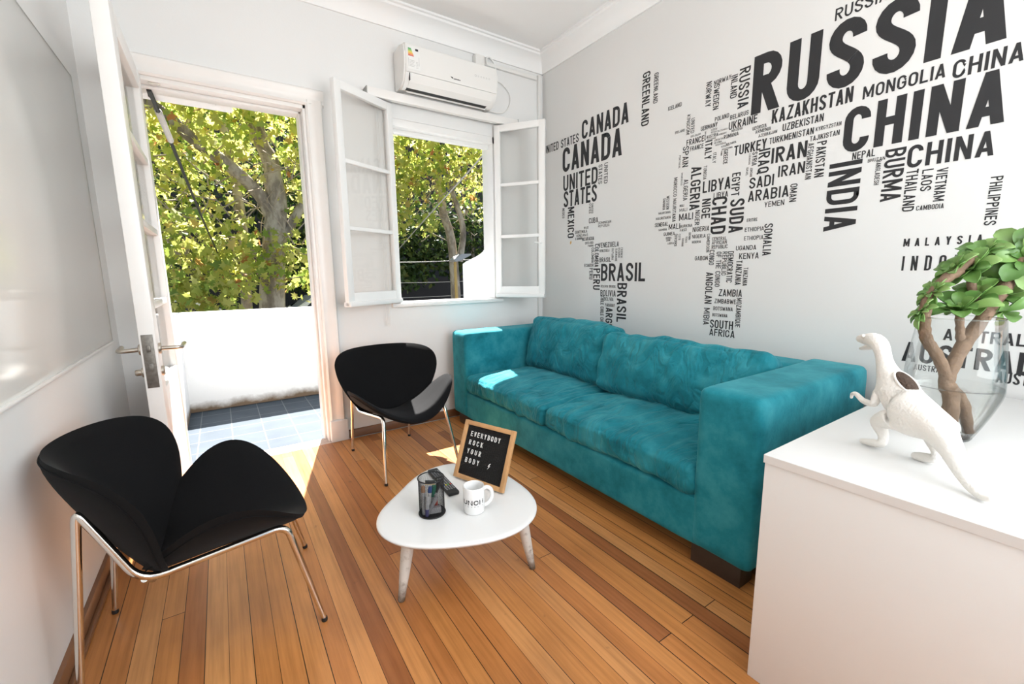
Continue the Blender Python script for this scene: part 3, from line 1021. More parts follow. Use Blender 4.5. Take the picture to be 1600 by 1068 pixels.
t3 = thing('plane_tree', 'plane tree beyond the window with yellow leaves above a dark hedge', 'tree', (4.4, 9.0, -0.9), group='street trees')
m = MB(); limb(m, [(3.9, 9.6, -0.9), (3.85, 9.6, 1.2), (3.75, 9.6, 2.4), (3.45, 9.6, 3.5), (3.3, 9.6, 6.0)], 0.17, 0.10); m.build('trunk', M_bark, t3)
m = MB(); limb(m, [(3.95, 9.4, 1.6), (4.05, 9.3, 2.6), (3.7, 9.2, 3.6), (3.0, 9.0, 5.2)], 0.11, 0.06); m.build('branch', M_bark, t3)
m = MB(); twigs(m, (3.0, 9.2, 3.4), (1.6, 0.5, 1.2), 110, rng); m.build('twigs', M_twig, t3, kind='stuff')
m = MB()
leaves(m, (2.6, 8.8, 5.2), (2.2, 0.8, 1.3), 1400, 0.20)
leaves(m, (1.4, 8.6, 3.7), (1.1, 0.8, 1.1), 650, 0.19)
leaves(m, (1.3, 8.4, 2.55), (0.75, 0.6, 0.5), 260, 0.17)
leaves(m, (4.6, 9.2, 4.4), (1.3, 1.0, 1.4), 600, 0.19)
leaves(m, (2.5, 8.3, 2.55), (0.4, 0.4, 0.3), 45, 0.20)
leaves(m, (2.2, 8.8, 4.0), (1.6, 0.8, 0.8), 420, 0.19)
m.build('foliage', M_leaf, t3, smooth=False, normals=False)

h1 = thing('evergreen_hedge', 'dense dark green hedge below the yellow trees beyond the window', 'hedge', (3.5, 12.5, -0.9), group='evergreens across the street')
m = MB()
for c, s, n in (((2.4, 12.6, 2.5), (2.4, 0.8, 1.3), 2300), ((6.2, 12.8, 2.9), (2.6, 0.9, 1.6), 2100), ((4.2, 12.6, 1.7), (2.2, 0.6, 0.6), 700), ((2.4, 12.0, 1.1), (1.7, 0.5, 0.6), 650)):
    leaves(m, c, s, n, 0.24, OVAL)
m.build('foliage', M_leafdk, h1, smooth=False, normals=False)
m = MB(); limb(m, [(2.9, 12.8, -0.9), (2.9, 12.8, 1.5), (3.1, 12.8, 3.2)], 0.12, 0.05); m.build('stem', M_bark, h1)
m = MB(); limb(m, [(6.4, 12.9, -0.9), (6.4, 12.9, 1.5), (6.2, 12.9, 3.4)], 0.12, 0.05); m.build('stem', M_bark, h1)
h2 = thing('evergreen_tree', 'dark leafy evergreen tree behind the plane tree trunk in the doorway view', 'tree', (-1.0, 13.4, -0.9), group='evergreens across the street')
m = MB()
for c, s, n in (((-4.2, 13.6, 4.0), (3.4, 0.8, 2.6), 2300), ((0.6, 13.4, 3.9), (2.3, 0.8, 2.6), 1900), ((0.2, 14.6, 1.6), (1.4, 0.6, 1.2), 700)):
    leaves(m, c, s, n, 0.26, OVAL)
m.build('foliage', M_leafdk, h2, smooth=False, normals=False)
m = MB(); limb(m, [(-0.9, 13.5, -0.9), (-0.9, 13.5, 2.0), (-0.7, 13.5, 5.0)], 0.2, 0.08); m.build('trunk', M_bark, h2)

# ================================================================== SOFA
def softbox(mb, lo, hi, r, cuts=22, top=0.0, bot=0.0, side=0.0, wr=0.0, wscale=(6, 6, 6), seed=0.0, M=None, ridge=True, sag=None):
    lo, hi = Vector(lo), Vector(hi)
    c, d = (lo+hi)/2, (hi-lo)/2
    before = set(mb.bm.verts)
    g = bmesh.ops.create_cube(mb.bm, size=2.0)
    ed = list({e for v in g['verts'] for e in v.link_edges})
    bmesh.ops.subdivide_edges(mb.bm, edges=ed, cuts=cuts, use_grid_fill=True)
    vs = [v for v in mb.bm.verts if v not in before]
    for v in vs:
        u = v.co.copy()
        # concentrate vertices near the edges for clean rounding
        u = Vector([math.copysign(1-(1-abs(k))**1.35, k) if abs(k) < 1 else k for k in u])
        p = Vector((u.x*d.x, u.y*d.y, u.z*d.z))
        q = Vector([max(-(d[i]-r), min(d[i]-r, p[i])) for i in range(3)])
        o = p-q
        if o.length > 1e-9:
            # map the corner cube to a rounded corner
            k = max(abs(o.x), abs(o.y), abs(o.z))/r
            p = q + o.normalized()*r*min(1, k)
        bx = (1-u.x**2); by = (1-u.y**2); bz = (1-u.z**2)
        if u.z > 0:
            p.z += top*max(0, bx)*max(0, by)*u.z
        else:
            p.z += bot*max(0, bx)*max(0, by)*u.z
        p.x += side*max(0, by)*max(0, bz)*u.x
        if sag:
            p.z += sag(u)
        if wr:
            P = p + c
            s = Vector((P.x*wscale[0]+seed, P.y*wscale[1]-seed, P.z*wscale[2]+seed*2))
            k = noise.noise(s)*0.6 + noise.noise(s*2.3)*0.4
            if ridge:
                k = abs(k)*1.6-0.3
            nn = p-q
            nn = nn.normalized() if nn.length > 1e-6 else Vector((0, 0, 1 if u.z > 0 else -1))
            p += nn*k*wr
        v.co = p + c
        if M is not None:
            v.co = M @ v.co
    mb._p(vs)
    return mb

sofa = thing('sofa', 'long teal velvet sofa with two seat and two back cushions along the lettered wall', 'sofa', (-0.55, -1.33, 0))
SY0, SY1 = -2.545, -0.125       # outer ends
XF = -1.02
softbox(MB(), (XF, SY0+0.20, 0.088), (-0.05, SY1-0.20, 0.300), 0.018, 10).build('base', M_velvet, sofa, ang=60)
softbox(MB(), (XF-0.004, SY1-0.238, 0.088), (-0.045, SY1, 0.757), 0.030, 16, wr=0.004, wscale=(4, 4, 4), ridge=False).build('armrest', M_velvet, sofa, ang=60)
softbox(MB(), (XF-0.004, SY0, 0.088), (-0.045, SY0+0.25, 0.757), 0.034, 16, wr=0.005, wscale=(4, 4, 4), seed=3, ridge=False).build('armrest', M_velvet, sofa, ang=60)
softbox(MB(), (-0.27, SY0+0.20, 0.088), (-0.045, SY1-0.20, 0.748), 0.045, 14, wr=0.004, wscale=(3, 3, 3), ridge=False).build('back_frame', M_velvet, sofa, ang=60)
YS = -1.322
def seat_sag(u):
    return -0.008*max(0, u.z)*max(0, -u.x)**2
for a, b, sd in ((YS+0.003, SY1-0.240, 1.7), (SY0+0.252, YS-0.003, 5.1)):
    sc = softbox(MB(), (XF-0.012, a, 0.300), (-0.30, b, 0.436), 0.038, 56, top=0.040, wr=0.024, wscale=(2.6, 7.0, 4), seed=sd, sag=seat_sag).build('seat_cushion', M_cushion, sofa, ang=75)
def back_cushion(y0, y1, zt, lean, sd, xo=0.0, yaw=0.0):
    L, H, D = y1-y0, zt-0.435, 0.20
    Mx = Matrix.Translation((-0.415+xo, (y0+y1)/2, 0.435)) @ Matrix.Rotation(yaw, 4, 'Z') @ Matrix.Rotation(lean, 4, 'Y')
    mb = softbox(MB(), (-D/2, -L/2, 0.0), (D/2, L/2, H), 0.055, 56, top=0.014, bot=0.0, side=0.055, wr=0.026, wscale=(3.5, 3.6, 4.4), seed=sd, M=Mx)
    bc = mb.build('back_cushion', M_cushion, sofa, ang=80)
back_cushion(-1.290, -0.372, 0.850, R(13), 2.2, -0.005, R(-2))
back_cushion(-2.290, -1.262, 0.815, R(17), 8.4, -0.065, R(2))
for x in (-0.95, -0.12):
    for y0, y1 in ((SY1-0.235, SY1-0.045), (SY0+0.045, SY0+0.255)):
        MB().box((x-0.045, y0, 0.0), (x+0.045, y1, 0.09), 0.004).build('foot', M_wenge, sofa)

# ================================================================== LOUNGE CHAIRS
CH = dict(jx=-0.128, jz=0.2896, ab=2.1427, at=0.1853, Lb=0.4768, Ls=0.449, Wb=0.3507, Ws=0.3387, cb=0.1818, cs=0.2238, bb=0.0487, bs=-0.045, vm=0.5482, w0=0.2114)
def shell_pt(back, lat, v):
    q = CH
    ang = q['ab'] if back else q['at']
    L = q['Lb'] if back else q['Ls']
    cup = q['cb'] if back else q['cs']
    bend = q['bb'] if back else q['bs']
    d = Vector((math.cos(ang), 0, math.sin(ang)))
    n = Vector((d.z, 0, -d.x)) if back else Vector((-d.z, 0, d.x))
    return Vector((q['jx'], lat, q['jz'])) + d*L*v + n*(cup*(lat/0.35)**2 + bend*v*v)
def half_w(back, v):
    W = CH['Wb'] if back else CH['Ws']
    vm, w0 = CH['vm'], CH['w0']
    a = w0+(W-w0)*math.sin(math.pi/2*min(1, max(0, v/vm)))
    t = min(1, max(0, (v-vm)/(1-vm)))
    return a*math.sqrt(max(0, 1-t**2.2))
def shell_mesh(back, thick, inset=0.0, off=0.0):
    mb = MB()
    nb, nr = 72, 14
    # boundary in (lat, v)
    bd = []
    for k in range(nb):
        s = k/nb
        if s < 0.13:                       # joint edge
            f = s/0.13
            bd.append((CH['w0']*(1-2*f), 0.0))
        else:
            f = (s-0.13)/0.87
            if f <= 0.5:
                v = 1-(1-f*2)**2
                bd.append((-half_w(back, v), v))
            else:
                v = 1-(1-(1-f)*2)**2
                bd.append((half_w(back, v), v))
    c = (0.0, 0.48)
    def P(l, v):
        return shell_pt(back, l, v)
    def N(l, v):
        e = 1e-3
        a = P(l+e, v)-P(l-e, v)
        b = P(l, v+e)-P(l, v-e)
        n = a.cross(b).normalized()
        ref = Vector((1, 0, 0.3)) if back else Vector((-0.1, 0, 1))
        return n if n.dot(ref) > 0 else -n
    shell_mesh.N = N
    rows = []
    K = 1-inset
    seq = [(k/nr) for k in range(1, nr+1)]
    rows_top, rows_bot = [], []
    for rho in seq:
        rr = rho*K
        th = thick*math.sqrt(max(0.0, 1-rho**5))/2
        rt_, rb_ = [], []
        for (l, v) in bd:
            ll, vv = c[0]+(l-c[0])*rr, c[1]+(v-c[1])*rr
            n = N(ll, vv)
            wk = 0.0
            if thick > 0.02:
                wk = 0.0016*noise.noise(Vector((ll*9, vv*7, 3 if back else 9)))
            rt_.append(P(ll, vv)+n*(th+off+wk)); rb_.append(P(ll, vv)+n*(-th+off))
        rows_top.append(rt_); rows_bot.append(rb_)
    rows = rows_top + rows_bot[-2::-1]
    vv = mb.grid(rows, close_v=True)
    mb.bm.faces.new(vv[0]); mb.bm.faces.new(vv[-1][::-1])
    return mb
def make_chair(label):
    t = thing('lounge_chair', label, 'chair', (0, 0, 0), group='black lounge chairs with chrome legs')
    for back, nm in ((True, 'backrest'), (False, 'seat')):
        s = shell_mesh(back, 0.042).build(nm, M_black, t, ang=70)
        # stitched edge seam on the underside
        mb = MB()
        pts = []
        for k in range(61):
            f = k/60
            v = 1-(1-min(f, 1-f)*2)**2
            l = half_w(back, v)*(-1 if f < 0.5 else 1)*0.985
            l *= 0.955
            v = 0.48+(v-0.48)*0.955
            pts.append(shell_pt(back, l, v) - shell_mesh.N(l, v)*0.0090)
        mb.tube(pts, 0.0026, 6)
        mb.build('seam', M_black, s)
    fx, fy, rx, ry = 0.3239, 0.2457, -0.3086, 0.2118
    bx, bz, by, kx, kz = 0.2251, 0.3519, 0.1853, -0.2474, 0.5704
    jx = CH['jx']
    for s in (-1, 1):
        ff, fb = Vector((fx, s*fy, 0.008)), Vector((bx+0.012, s*0.203, bz+0.020))
        vl = Vector((jx-0.012, s*0.222, 0.334))
        kb, rf = Vector((kx-0.004, s*0.206, kz+0.012)), Vector((rx, s*ry, 0.008))
        m1, m2 = fb.lerp(vl, 0.22), kb.lerp(vl, 0.22)
        MB().tube(fillet([m2, vl, m1], 0.06, 8), 0.0108, 12).build('side_rail', M_chrome, t)
        for pth in (fillet([m1, fb, ff], 0.045, 8), fillet([m2, kb, rf], 0.030, 8)):
            pth = pth[:-1] + [pth[-2].lerp(pth[-1], 0.5), pth[-1]]
            n = len(pth)
            g = MB().tube(pth, [0.0112]*(n-2)+[0.0105, 0.0085], 12).build('leg', M_chrome, t)
            MB().lathe([(0.0095, 0), (0.0105, 0.004), (0.0095, 0.014)], (pth[-1].x, pth[-1].y, 0.0), 12, True, True).build('rubber_foot', M_rubber, g)
    MB().tube([(jx-0.006, -0.214, 0.336), (jx-0.006, -0.11, 0.268), (jx-0.006, 0, 0.252), (jx-0.006, 0.11, 0.268), (jx-0.006, 0.214, 0.336)], 0.009, 10).build('cross_rail', M_chrome, t)
    return t
ch1 = make_chair('black lounge chair nearest the camera, its back against the left wall')
ch2 = copy_tree(ch1)
ch2['label'] = 'black lounge chair between the balcony door and the teal sofa, below the window'
ch1.location = (-2.6551, -1.502, 0); ch1.rotation_euler.z = -0.0219
ch2.location = (-1.6313, -0.5592, 0); ch2.rotation_euler.z = -1.4711

# ================================================================== COFFEE TABLE
TZ = 0.30
tb = thing('coffee_table', 'low white coffee table with rounded triangular top and three splayed legs', 'table', (-1.83, -1.77, 0))
CO = (0.310, 0.020, -0.008, -0.004, 0.015, -0.025, -0.008)
def tr(a):
    return CO[0]+CO[1]*math.cos(a)+CO[2]*math.sin(a)+CO[3]*math.cos(2*a)+CO[4]*math.sin(2*a)+CO[5]*math.cos(3*a)+CO[6]*math.sin(3*a)
mb = MB()
rows = []
for dr, z in ((-0.31, TZ), (-0.15, TZ), (-0.02, TZ), (-0.004, TZ-0.0005), (0, TZ-0.004), (0, TZ-0.008), (-0.010, TZ-0.019), (-0.016, TZ-0.020), (-0.15, TZ-0.020), (-0.31, TZ-0.020)):
    rows.append([(-1.83+(max(0.002, tr(a)+dr))*math.cos(a), -1.77+(max(0.002, tr(a)+dr))*math.sin(a), z) for a in [k*2*math.pi/96 for k in range(96)]])
vv = mb.grid(rows, close_v=True)
mb.bm.faces.new(vv[0]); mb.bm.faces.new(vv[-1])
mb.build('tabletop', M_white, tb, ang=50)
for fx, fy in ((-2.081, -1.819), (-1.572, -1.953), (-1.720, -1.475)):
    f = Vector((fx, fy, 0)); c = Vector((-1.80, -1.75, 0))
    d = (c-f).normalized()*0.055
    top = f + d + Vector((0, 0, TZ-0.018))
    pts = [f.lerp(top, k/8) for k in range(9)]
    lg = MB().tube(pts, [0.0125, 0.0145, 0.017, 0.0195, 0.0215, 0.023, 0.0235, 0.0235, 0.0235], 20).build('leg', M_legp, tb)
    MB().box(top+Vector((-0.035, -0.035, -0.004)), top+Vector((0.035, 0.035, -0.0015)), 0.001).build('mounting_plate', M_steel, lg)

# ================================================================== WHITE CABINET
CZ, CX0, CX1, CY0, CY1 = 0.70, -1.328, -0.02, -4.3, -2.700
cb = thing('white_cabinet', 'large white cabinet at the right front holding the dinosaur figure and the vase', 'cabinet', ((CX0+CX1)/2, -3.4, 0))
MB().box((CX0+0.004, CY0, 0.0), (CX1, CY1-0.003, CZ-0.0245), 0.0015).build('body', M_cab, cb)
MB().box((CX0, CY0, CZ-0.024), (CX1, CY1, CZ), 0.0015).build('worktop', M_white, cb)
MB().box((CX0-0.0008, CY0, CZ-0.0228), (CX0+0.001, CY1-0.001, CZ-0.0012)).build('edge_band', M_edge, cb)

# ================================================================== WHITEBOARD
wb = thing('whiteboard', 'large glossy whiteboard fixed to the left wall', 'whiteboard', (XL, -1.4, 1.5))
MB().box((XL, -3.05, 0.875), (XL+0.006, -0.195, 2.165), 0.001).build('board_panel', M_board, wb)
MB().box((XL, -3.05, 0.862), (XL+0.013, -0.195, 0.876), 0.003).build('bottom_rail', M_plastic, wb)
MB().box((XL, -0.197, 0.862), (XL+0.0068, -0.193, 2.167)).box((XL, -3.05, 2.164), (XL+0.0068, -0.193, 2.168)).build('edge_trim', M_grey, wb)

# ================================================================== AIR CONDITIONER
ac = thing('air_conditioner', 'white wall air conditioner above the window, energy sticker at its left', 'air conditioner', (-0.965, 0, 2.5))
AX0, AX1 = -1.345, -0.597
prof = [(0, 2.495), (-0.05, 2.492), (-0.105, 2.488), (-0.135, 2.492), (-0.176, 2.520), (-0.196, 2.560), (-0.205, 2.62), (-0.205, 2.70), (-0.200, 2.745), (-0.190, 2.758), (-0.12, 2.765), (0, 2.765)]
mb = MB().prism([(AX0, y, z) for y, z in prof], (AX1-AX0, 0, 0))
bmesh.ops.bevel(mb.bm, geom=[e for e in mb.bm.edges if abs(e.verts[0].co.x-e.verts[1].co.x) < 1e-5], offset=0.010, segments=3, affect='EDGES')
body = mb.build('casing', M_plastic, ac, ang=30)
mb = MB()
fp = [(-0.2065, 2.574), (-0.2095, 2.62), (-0.2095, 2.70), (-0.2045, 2.748), (-0.199, 2.755), (-0.195, 2.70), (-0.195, 2.62), (-0.19, 2.572)]
mb.prism([(AX0+0.012, y, z) for y, z in fp], (AX1-AX0-0.024, 0, 0)).build('front_panel', M_plastic, ac, ang=30)
lv = [(-0.140, 2.4935), (-0.182, 2.5195), (-0.203, 2.562), (-0.206, 2.571), (-0.198, 2.571), (-0.175, 2.527), (-0.135, 2.502)]
MB().prism([(AX0+0.040, y, z) for y, z in lv], (AX1-AX0-0.085, 0, 0)).build('louver', M_plastic, ac, ang=30)
MB().prism([(AX0+0.035, y, z) for y, z in [(-0.110, 2.4865), (-0.140, 2.4925), (-0.1385, 2.4965), (-0.108, 2.4905)]], (AX1-AX0-0.10, 0, 0)).box((AX0+0.036, -0.2068, 2.522), (AX0+0.0385, -0.186, 2.569)).build('outlet_slot', M_rubber, ac, smooth=False)
MB().box((AX0+0.05, -0.095, 2.482), (AX1-0.05, -0.088, 2.490), 0.002).box((AX0+0.05, -0.045, 2.486), (AX1-0.05, -0.040, 2.493), 0.001).build('drip_lip', M_plastic, ac)
yl = -0.2112
mb = MB().box((-1.322, yl, 2.590), (-1.232, yl+0.0012, 2.738))
lab = mb.build('energy_label', mat('sticker_white', (0.82, 0.82, 0.80), 0.4), ac)
cols = [(0.03, 0.30, 0.08), (0.12, 0.42, 0.08), (0.38, 0.55, 0.06), (0.75, 0.62, 0.04), (0.80, 0.40, 0.03), (0.75, 0.20, 0.03), (0.62, 0.05, 0.04)]
for k, c in enumerate(cols):
    z = 2.722 - k*0.0072
    MB().prism([(-1.316, yl-0.0006, z), (-1.316, yl-0.0006, z-0.0058), (-1.296+k*0.0030, yl-0.0006, z-0.0058), (-1.292+k*0.0030, yl-0.0006, z-0.0029), (-1.296+k*0.0030, yl-0.0006, z)], (0, 0.0005, 0)).build('rating_bar', mat('rating_bar_%d' % k, c, 0.5), lab, smooth=False)
MB().prism([(-1.266, yl-0.0006, 2.718), (-1.262, yl-0.0006, 2.725), (-1.243, yl-0.0006, 2.725), (-1.243, yl-0.0006, 2.711), (-1.262, yl-0.0006, 2.711)], (0, 0.0005, 0)).build('rating_arrow', M_ink, lab, smooth=False)
mb = MB()
for a, b, z in ((-1.315, -1.313, 2.64), (-1.240, -1.238, 2.655)):
    mb.box((a, yl-0.0005, z-0.035), (b, yl, z+0.02))
for k in range(5):
    mb.box((-1.308, yl-0.0005, 2.645-k*0.009), (-1.268-0.006*(k % 3), yl, 2.6475-k*0.009))
    mb.box((-1.262, yl-0.0005, 2.640-k*0.009), (-1.246, yl, 2.6420-k*0.009))
mb.build('fine_print', mat('faint_grey_print', (0.50, 0.50, 0.49), 0.5), lab, smooth=False)
mb = MB().prism([(-1.000, yl+0.0012, 2.612), (-0.982, yl+0.0012, 2.608), (-0.978, yl+0.0012, 2.598), (-0.992, yl+0.0012, 2.603)], (0, 0.0012, 0))
for k in range(5):
    mb.box((-0.974+k*0.011, yl+0.0012, 2.597), (-0.966+k*0.011, yl+0.0025, 2.6045 if k % 2 else 2.603))
mb.build('maker_badge', M_ink, ac, smooth=False)
mb = MB()
for k in range(6):
    mb.lathe([(0.0075 if k == 0 else 0.0055, 0), (0.0055 if k == 0 else 0.0040, 0)], (-0.792+k*0.0235, yl+0.0016, 2.663), 16, axis=(0, -1, 0))
mb.build('display_icon', M_grey, ac, smooth=False)
# pipe box and cables beside it
pb = thing('cable_duct', 'white cable duct running from the air conditioner to the room corner and down it', 'cable duct', (-0.3, 0, 2.9))
MB().box((-0.66, -0.024, 2.852), (-0.075, 0, 2.880), 0.003).build('duct', M_plastic, pb)
MB().box((-0.062, -0.026, 0.70), (-0.030, 0, 2.900), 0.004).build('duct', M_plastic, pb)
MB().box((-0.70, -0.055, 2.770), (-0.62, 0, 2.90), 0.005).build('pipe_cover', M_plastic, pb)
cable('loop of white cable hanging at the right end of the air conditioner', [(-0.60, -0.055, 2.84), (-0.585, -0.03, 2.90), (-0.545, -0.02, 2.915), (-0.50, -0.02, 2.86), (-0.505, -0.02, 2.76), (-0.53, -0.02, 2.745)], 0.006, M_plastic)
cable('thin white cable curving down from the air conditioner to the window head', [(-0.535, -0.02, 2.76), (-0.43, -0.015, 2.745), (-0.352, -0.012, 2.67), (-0.375, -0.012, 2.57), (-0.46, -0.02, 2.515), (-0.60, -0.03, 2.508)], 0.0038, M_plastic)

# ================================================================== BLIND CASSETTE
bl = thing('roller_blind', 'white roller blind cassette across the top of the open window', 'blind', (-0.95, 0, 2.42))
BX0, BX1 = -1.575, -0.318
MB().box((BX0, -0.085, 2.412), (BX1, -0.072, 2.470), 0.004).box((BX0, -0.08, 2.463), (BX1, 0.0, 2.470), 0.002).build('pelmet', M_trim, bl)
MB().lathe([(0.020, 0), (0.020, BX1-BX0-0.05)], (BX0+0.025, -0.042, 2.436), 20, True, True, axis=(1, 0, 0)).build('roller', M_winpaint, bl)
for x in (BX0, BX1-0.006):
    MB().box((x, -0.086, 2.408), (x+0.006, 0.0, 2.474), 0.002).build('end_cap', M_grey, bl)
cd = MB()
cd.tube(smooth_path([(BX0+0.065, -0.045, 2.42), (BX0+0.066, -0.045, 1.6), (BX0+0.062, -0.045, 0.90), (BX0+0.075, -0.045, 0.845), (BX0+0.088, -0.045, 0.90), (BX0+0.085, -0.045, 1.6), (BX0+0.083, -0.045, 2.42)], 6), 0.0022, 6)
cd.build('pull_cord', M_plastic, bl)
# old tape mark on the mural wall
tag(MB().prism([(-0.0006, -0.387, 1.440), (-0.0006, -0.404, 1.452), (-0.0006, -0.400, 1.472), (-0.0006, -0.385, 1.462)], (0.0005, 0, 0)).build('tape_scrap', mat('orange_tape', (0.72, 0.42, 0.12), 0.5), smooth=False), 'tiny scrap of orange tape stuck on the lettered wall left of the Peru lettering', 'tape')

# ================================================================== ON THE COFFEE TABLE
# letter board
b1 = Vector((-1.740, -1.589, TZ)); b2 = Vector((-1.645, -1.850, TZ))
e = (b2-b1).normalized()
nr = Vector((-e.y, e.x, 0))
LN = R(22)
upv = Vector((0, 0, math.cos(LN))) + nr*math.sin(LN)
fn = e.cross(upv)          # board normal
if fn.dot(Vector((-1, 0, 0))) < 0:
    fn = -fn
BW, BH = (b2-b1).length, 0.262
def Bp(x, y, d=0.0):
    return b1 + e*x + upv*y + fn*d
Mb = Matrix(((e.x, upv.x, fn.x, b1.x), (e.y, upv.y, fn.y, b1.y), (e.z, upv.z, fn.z, b1.z), (0, 0, 0, 1)))
lb = thing('letter_board', 'black felt letter board in oak frame standing on the coffee table', 'letter board', tuple((b1+b2)/2))
fwid, dp = 0.019, 0.0085
mb = MB(Mb)
zo = 0.0065
mb.box((0, zo, -dp), (fwid, BH, dp), 0.0015).box((BW-fwid, zo, -dp), (BW, BH, dp), 0.0015).box((fwid, BH-fwid, -dp), (BW-fwid, BH, dp), 0.0015).box((fwid, zo, -dp), (BW-fwid, fwid+zo, dp), 0.0015)
mb.build('frame', M_oak, lb)
mb = MB(Mb)
rows = []
nz = 46
for k in range(nz*2+1):
    y = fwid+zo + (BH-2*fwid-zo)*k/(nz*2)
    d = 0.001 if k % 2 else -0.0012
    rows.append([(fwid, y, d), (BW-fwid, y, d)])
mb.grid(rows)
mb.box((fwid-0.002, fwid, -0.006), (BW-fwid+0.002, BH-fwid, -0.003))
mb.build('felt_panel', M_felt, lb, smooth=False, normals=False)
mb = MB(Mb)
mb.prism([(BW/2-0.02, BH*0.62, -dp), (BW/2+0.02, BH*0.62, -dp), (BW/2+0.02, BH*0.62-0.006, -dp-0.001), (BW/2-0.02, BH*0.62-0.006, -dp-0.001)], (0, -0.128, -0.066))
mb.build('prop', M_oak, lb)
def board_line(s, x, y, h, step, extra):
    for k, c in enumerate(s):
        if c == ' ':
            continue
        m = MB(Mb)
        wd = 0.0112 if c != 'I' else 0.003
        xx = x + sum(extra[:k]) if extra else x + k*step
        for pl in text_polys(c, wd, h, 0.135):
            m.prism([(xx+px, y+py, 0.0016) for px, py in pl], (0, 0, 0.0012))
        m.build('letter', M_letter, lb, smooth=False)
LH = 0.0215
board_line('EVERYBODY', 0.044, 0.196, LH, 0.0193, None)
board_line('ROCK', 0.044, 0.158, LH, 0.0225, None)
board_line('YOUR', 0.044, 0.119, LH, 0.0225, None)
board_line('BODY', 0.044, 0.080, LH, 0.0225, None)
m = MB(Mb)
m.prism([(0.181, 0.104, 0.0016), (0.172, 0.090, 0.0016), (0.1785, 0.091, 0.0016), (0.173, 0.078, 0.0016), (0.1855, 0.0945, 0.0016), (0.1785, 0.0935, 0.0016), (0.1865, 0.104, 0.0016)], (0, 0, 0.0012))
m.build('lightning_symbol', M_letter, lb, smooth=False)

# mug
mx, my = -1.799, -1.885
mg = thing('mug', 'white ceramic mug with black lettering in front of the letter board', 'mug', (mx, my, TZ))
rm = 0.0405
MB().lathe([(0.0, TZ+0.006), (0.030, TZ+0.006), (0.0365, TZ+0.012), (0.0368, TZ+0.098), (0.0378, TZ+0.1035), (0.0392, TZ+0.1045), (rm, TZ+0.102), (rm, TZ+0.006), (0.038, TZ+0.0012), (0.034, TZ), (0.0, TZ+0.002)], (mx, my, 0), 48).build('cup_body', M_ceramic, mg, ang=50)
hd = math.atan2(-0.20, 0.98)-0.10
Mh = Matrix.Translation((mx, my, TZ)) @ Matrix.Rotation(hd, 4, 'Z')
MB(Mh).tube(smooth_path([(rm-0.003, 0, 0.086), (rm+0.012, 0, 0.089), (rm+0.027, 0, 0.077), (rm+0.031, 0, 0.055), (rm+0.025, 0, 0.034), (rm+0.010, 0, 0.020), (rm-0.003, 0, 0.018)], 6), 0.0062, 12, flat=1.25).build('handle', M_ceramic, mg)
av = math.atan2(-3.2532-my, -2.5305-mx)      # side turned to the room
def on_mug(px, py, x0, z0):
    a = av + (x0+px)/rm
    return (mx+(rm+0.0004)*math.cos(a), my+(rm+0.0004)*math.sin(a), TZ+z0+py)
def mug_text(s, ln, h, wt, x0, z0, ex=0.0):
    m = MB()
    for pl in text_polys(s, ln, h, wt, ex):
        n = max(1, int((max(p[0] for p in pl)-min(p[0] for p in pl))/0.003))
        m.poly([on_mug(px, py, x0, z0) for px, py in pl])
    return m
mug_text('LAUNCH', 0.128, 0.0185, 0.20, -0.0885, 0.043).build('lettering', M_ink, mg, smooth=False)
mug_text('COWORKING', 0.104, 0.0042, 0.2, -0.0520, 0.0345, 1.6).build('small_lettering', mat('grey_print', (0.25, 0.25, 0.25), 0.4), mg, smooth=False)

# pen holder and its pens
hx, hy, hr, hh = -1.938, -1.805, 0.0475, 0.143
ph = thing('pen_holder', 'black wire mesh pen holder full of markers on the coffee table', 'pen holder', (hx, hy, TZ))
m = MB()
NA, NZ = 72, 46
for k in range(NA):
    a = 2*math.pi*k/NA
    m.tube([(hx+hr*math.cos(a), hy+hr*math.sin(a), TZ+0.004), (hx+hr*math.cos(a), hy+hr*math.sin(a), TZ+hh-0.002)], 0.00042, 3, False)
for k in range(NZ):
    z = TZ+0.006+(hh-0.012)*k/(NZ-1)
    m.lathe([(hr+0.0004, z), (hr-0.0004, z+0.0004), (hr-0.0004, z-0.0004), (hr+0.0004, z)], (hx, hy, 0), 48)
m.build('wire_mesh', M_mesh, ph, smooth=False, normals=False)
def ring(z, r, t):
    return MB().tube([(hx+r*math.cos(a), hy+r*math.sin(a), z) for a in [2*math.pi*k/48 for k in range(49)]], t, 8, False)
ring(TZ+hh, hr+0.001, 0.0026).build('top_rim', M_mesh, ph)
ring(TZ+0.0035, hr+0.0008, 0.0034).build('bottom_rim', M_mesh, ph)
MB().lathe([(0, TZ+0.001), (hr, TZ+0.001), (hr, TZ+0.0025), (0, TZ+0.0025)], (hx, hy, 0), 40).build('base_plate', M_mesh, ph)
def pen(label, a, b, r, body, cap, capfrac=0.35, name='marker'):
    a, b = Vector(a)+Vector((hx, hy, TZ)), Vector(b)+Vector((hx, hy, TZ))
    d = (b-a).normalized()
    L = (b-a).length
    t = thing(name, label, 'marker' if name == 'marker' else name, tuple(a), group='pens in the wire holder')
    MB().lathe([(0, 0), (r*0.92, 0), (r, L*0.02), (r, L*(1-capfrac)), (r*0.9, L*(1-capfrac)+0.001)], a, 16, axis=d).build('barrel', mat('pen_%02d%02d%02d' % tuple(int(k*99) for k in body), body, 0.35), t)
    MB().lathe([(r*1.06, L*(1-capfrac)), (r*1.08, L*(1-capfrac)+0.002), (r*1.02, L*0.97), (r*0.8, L), (0, L)], a, 16, True, axis=d).build('cap', mat('pen_%02d%02d%02d' % tuple(int(k*99) for k in cap), cap, 0.35), t)
W_ = (0.55, 0.55, 0.54)
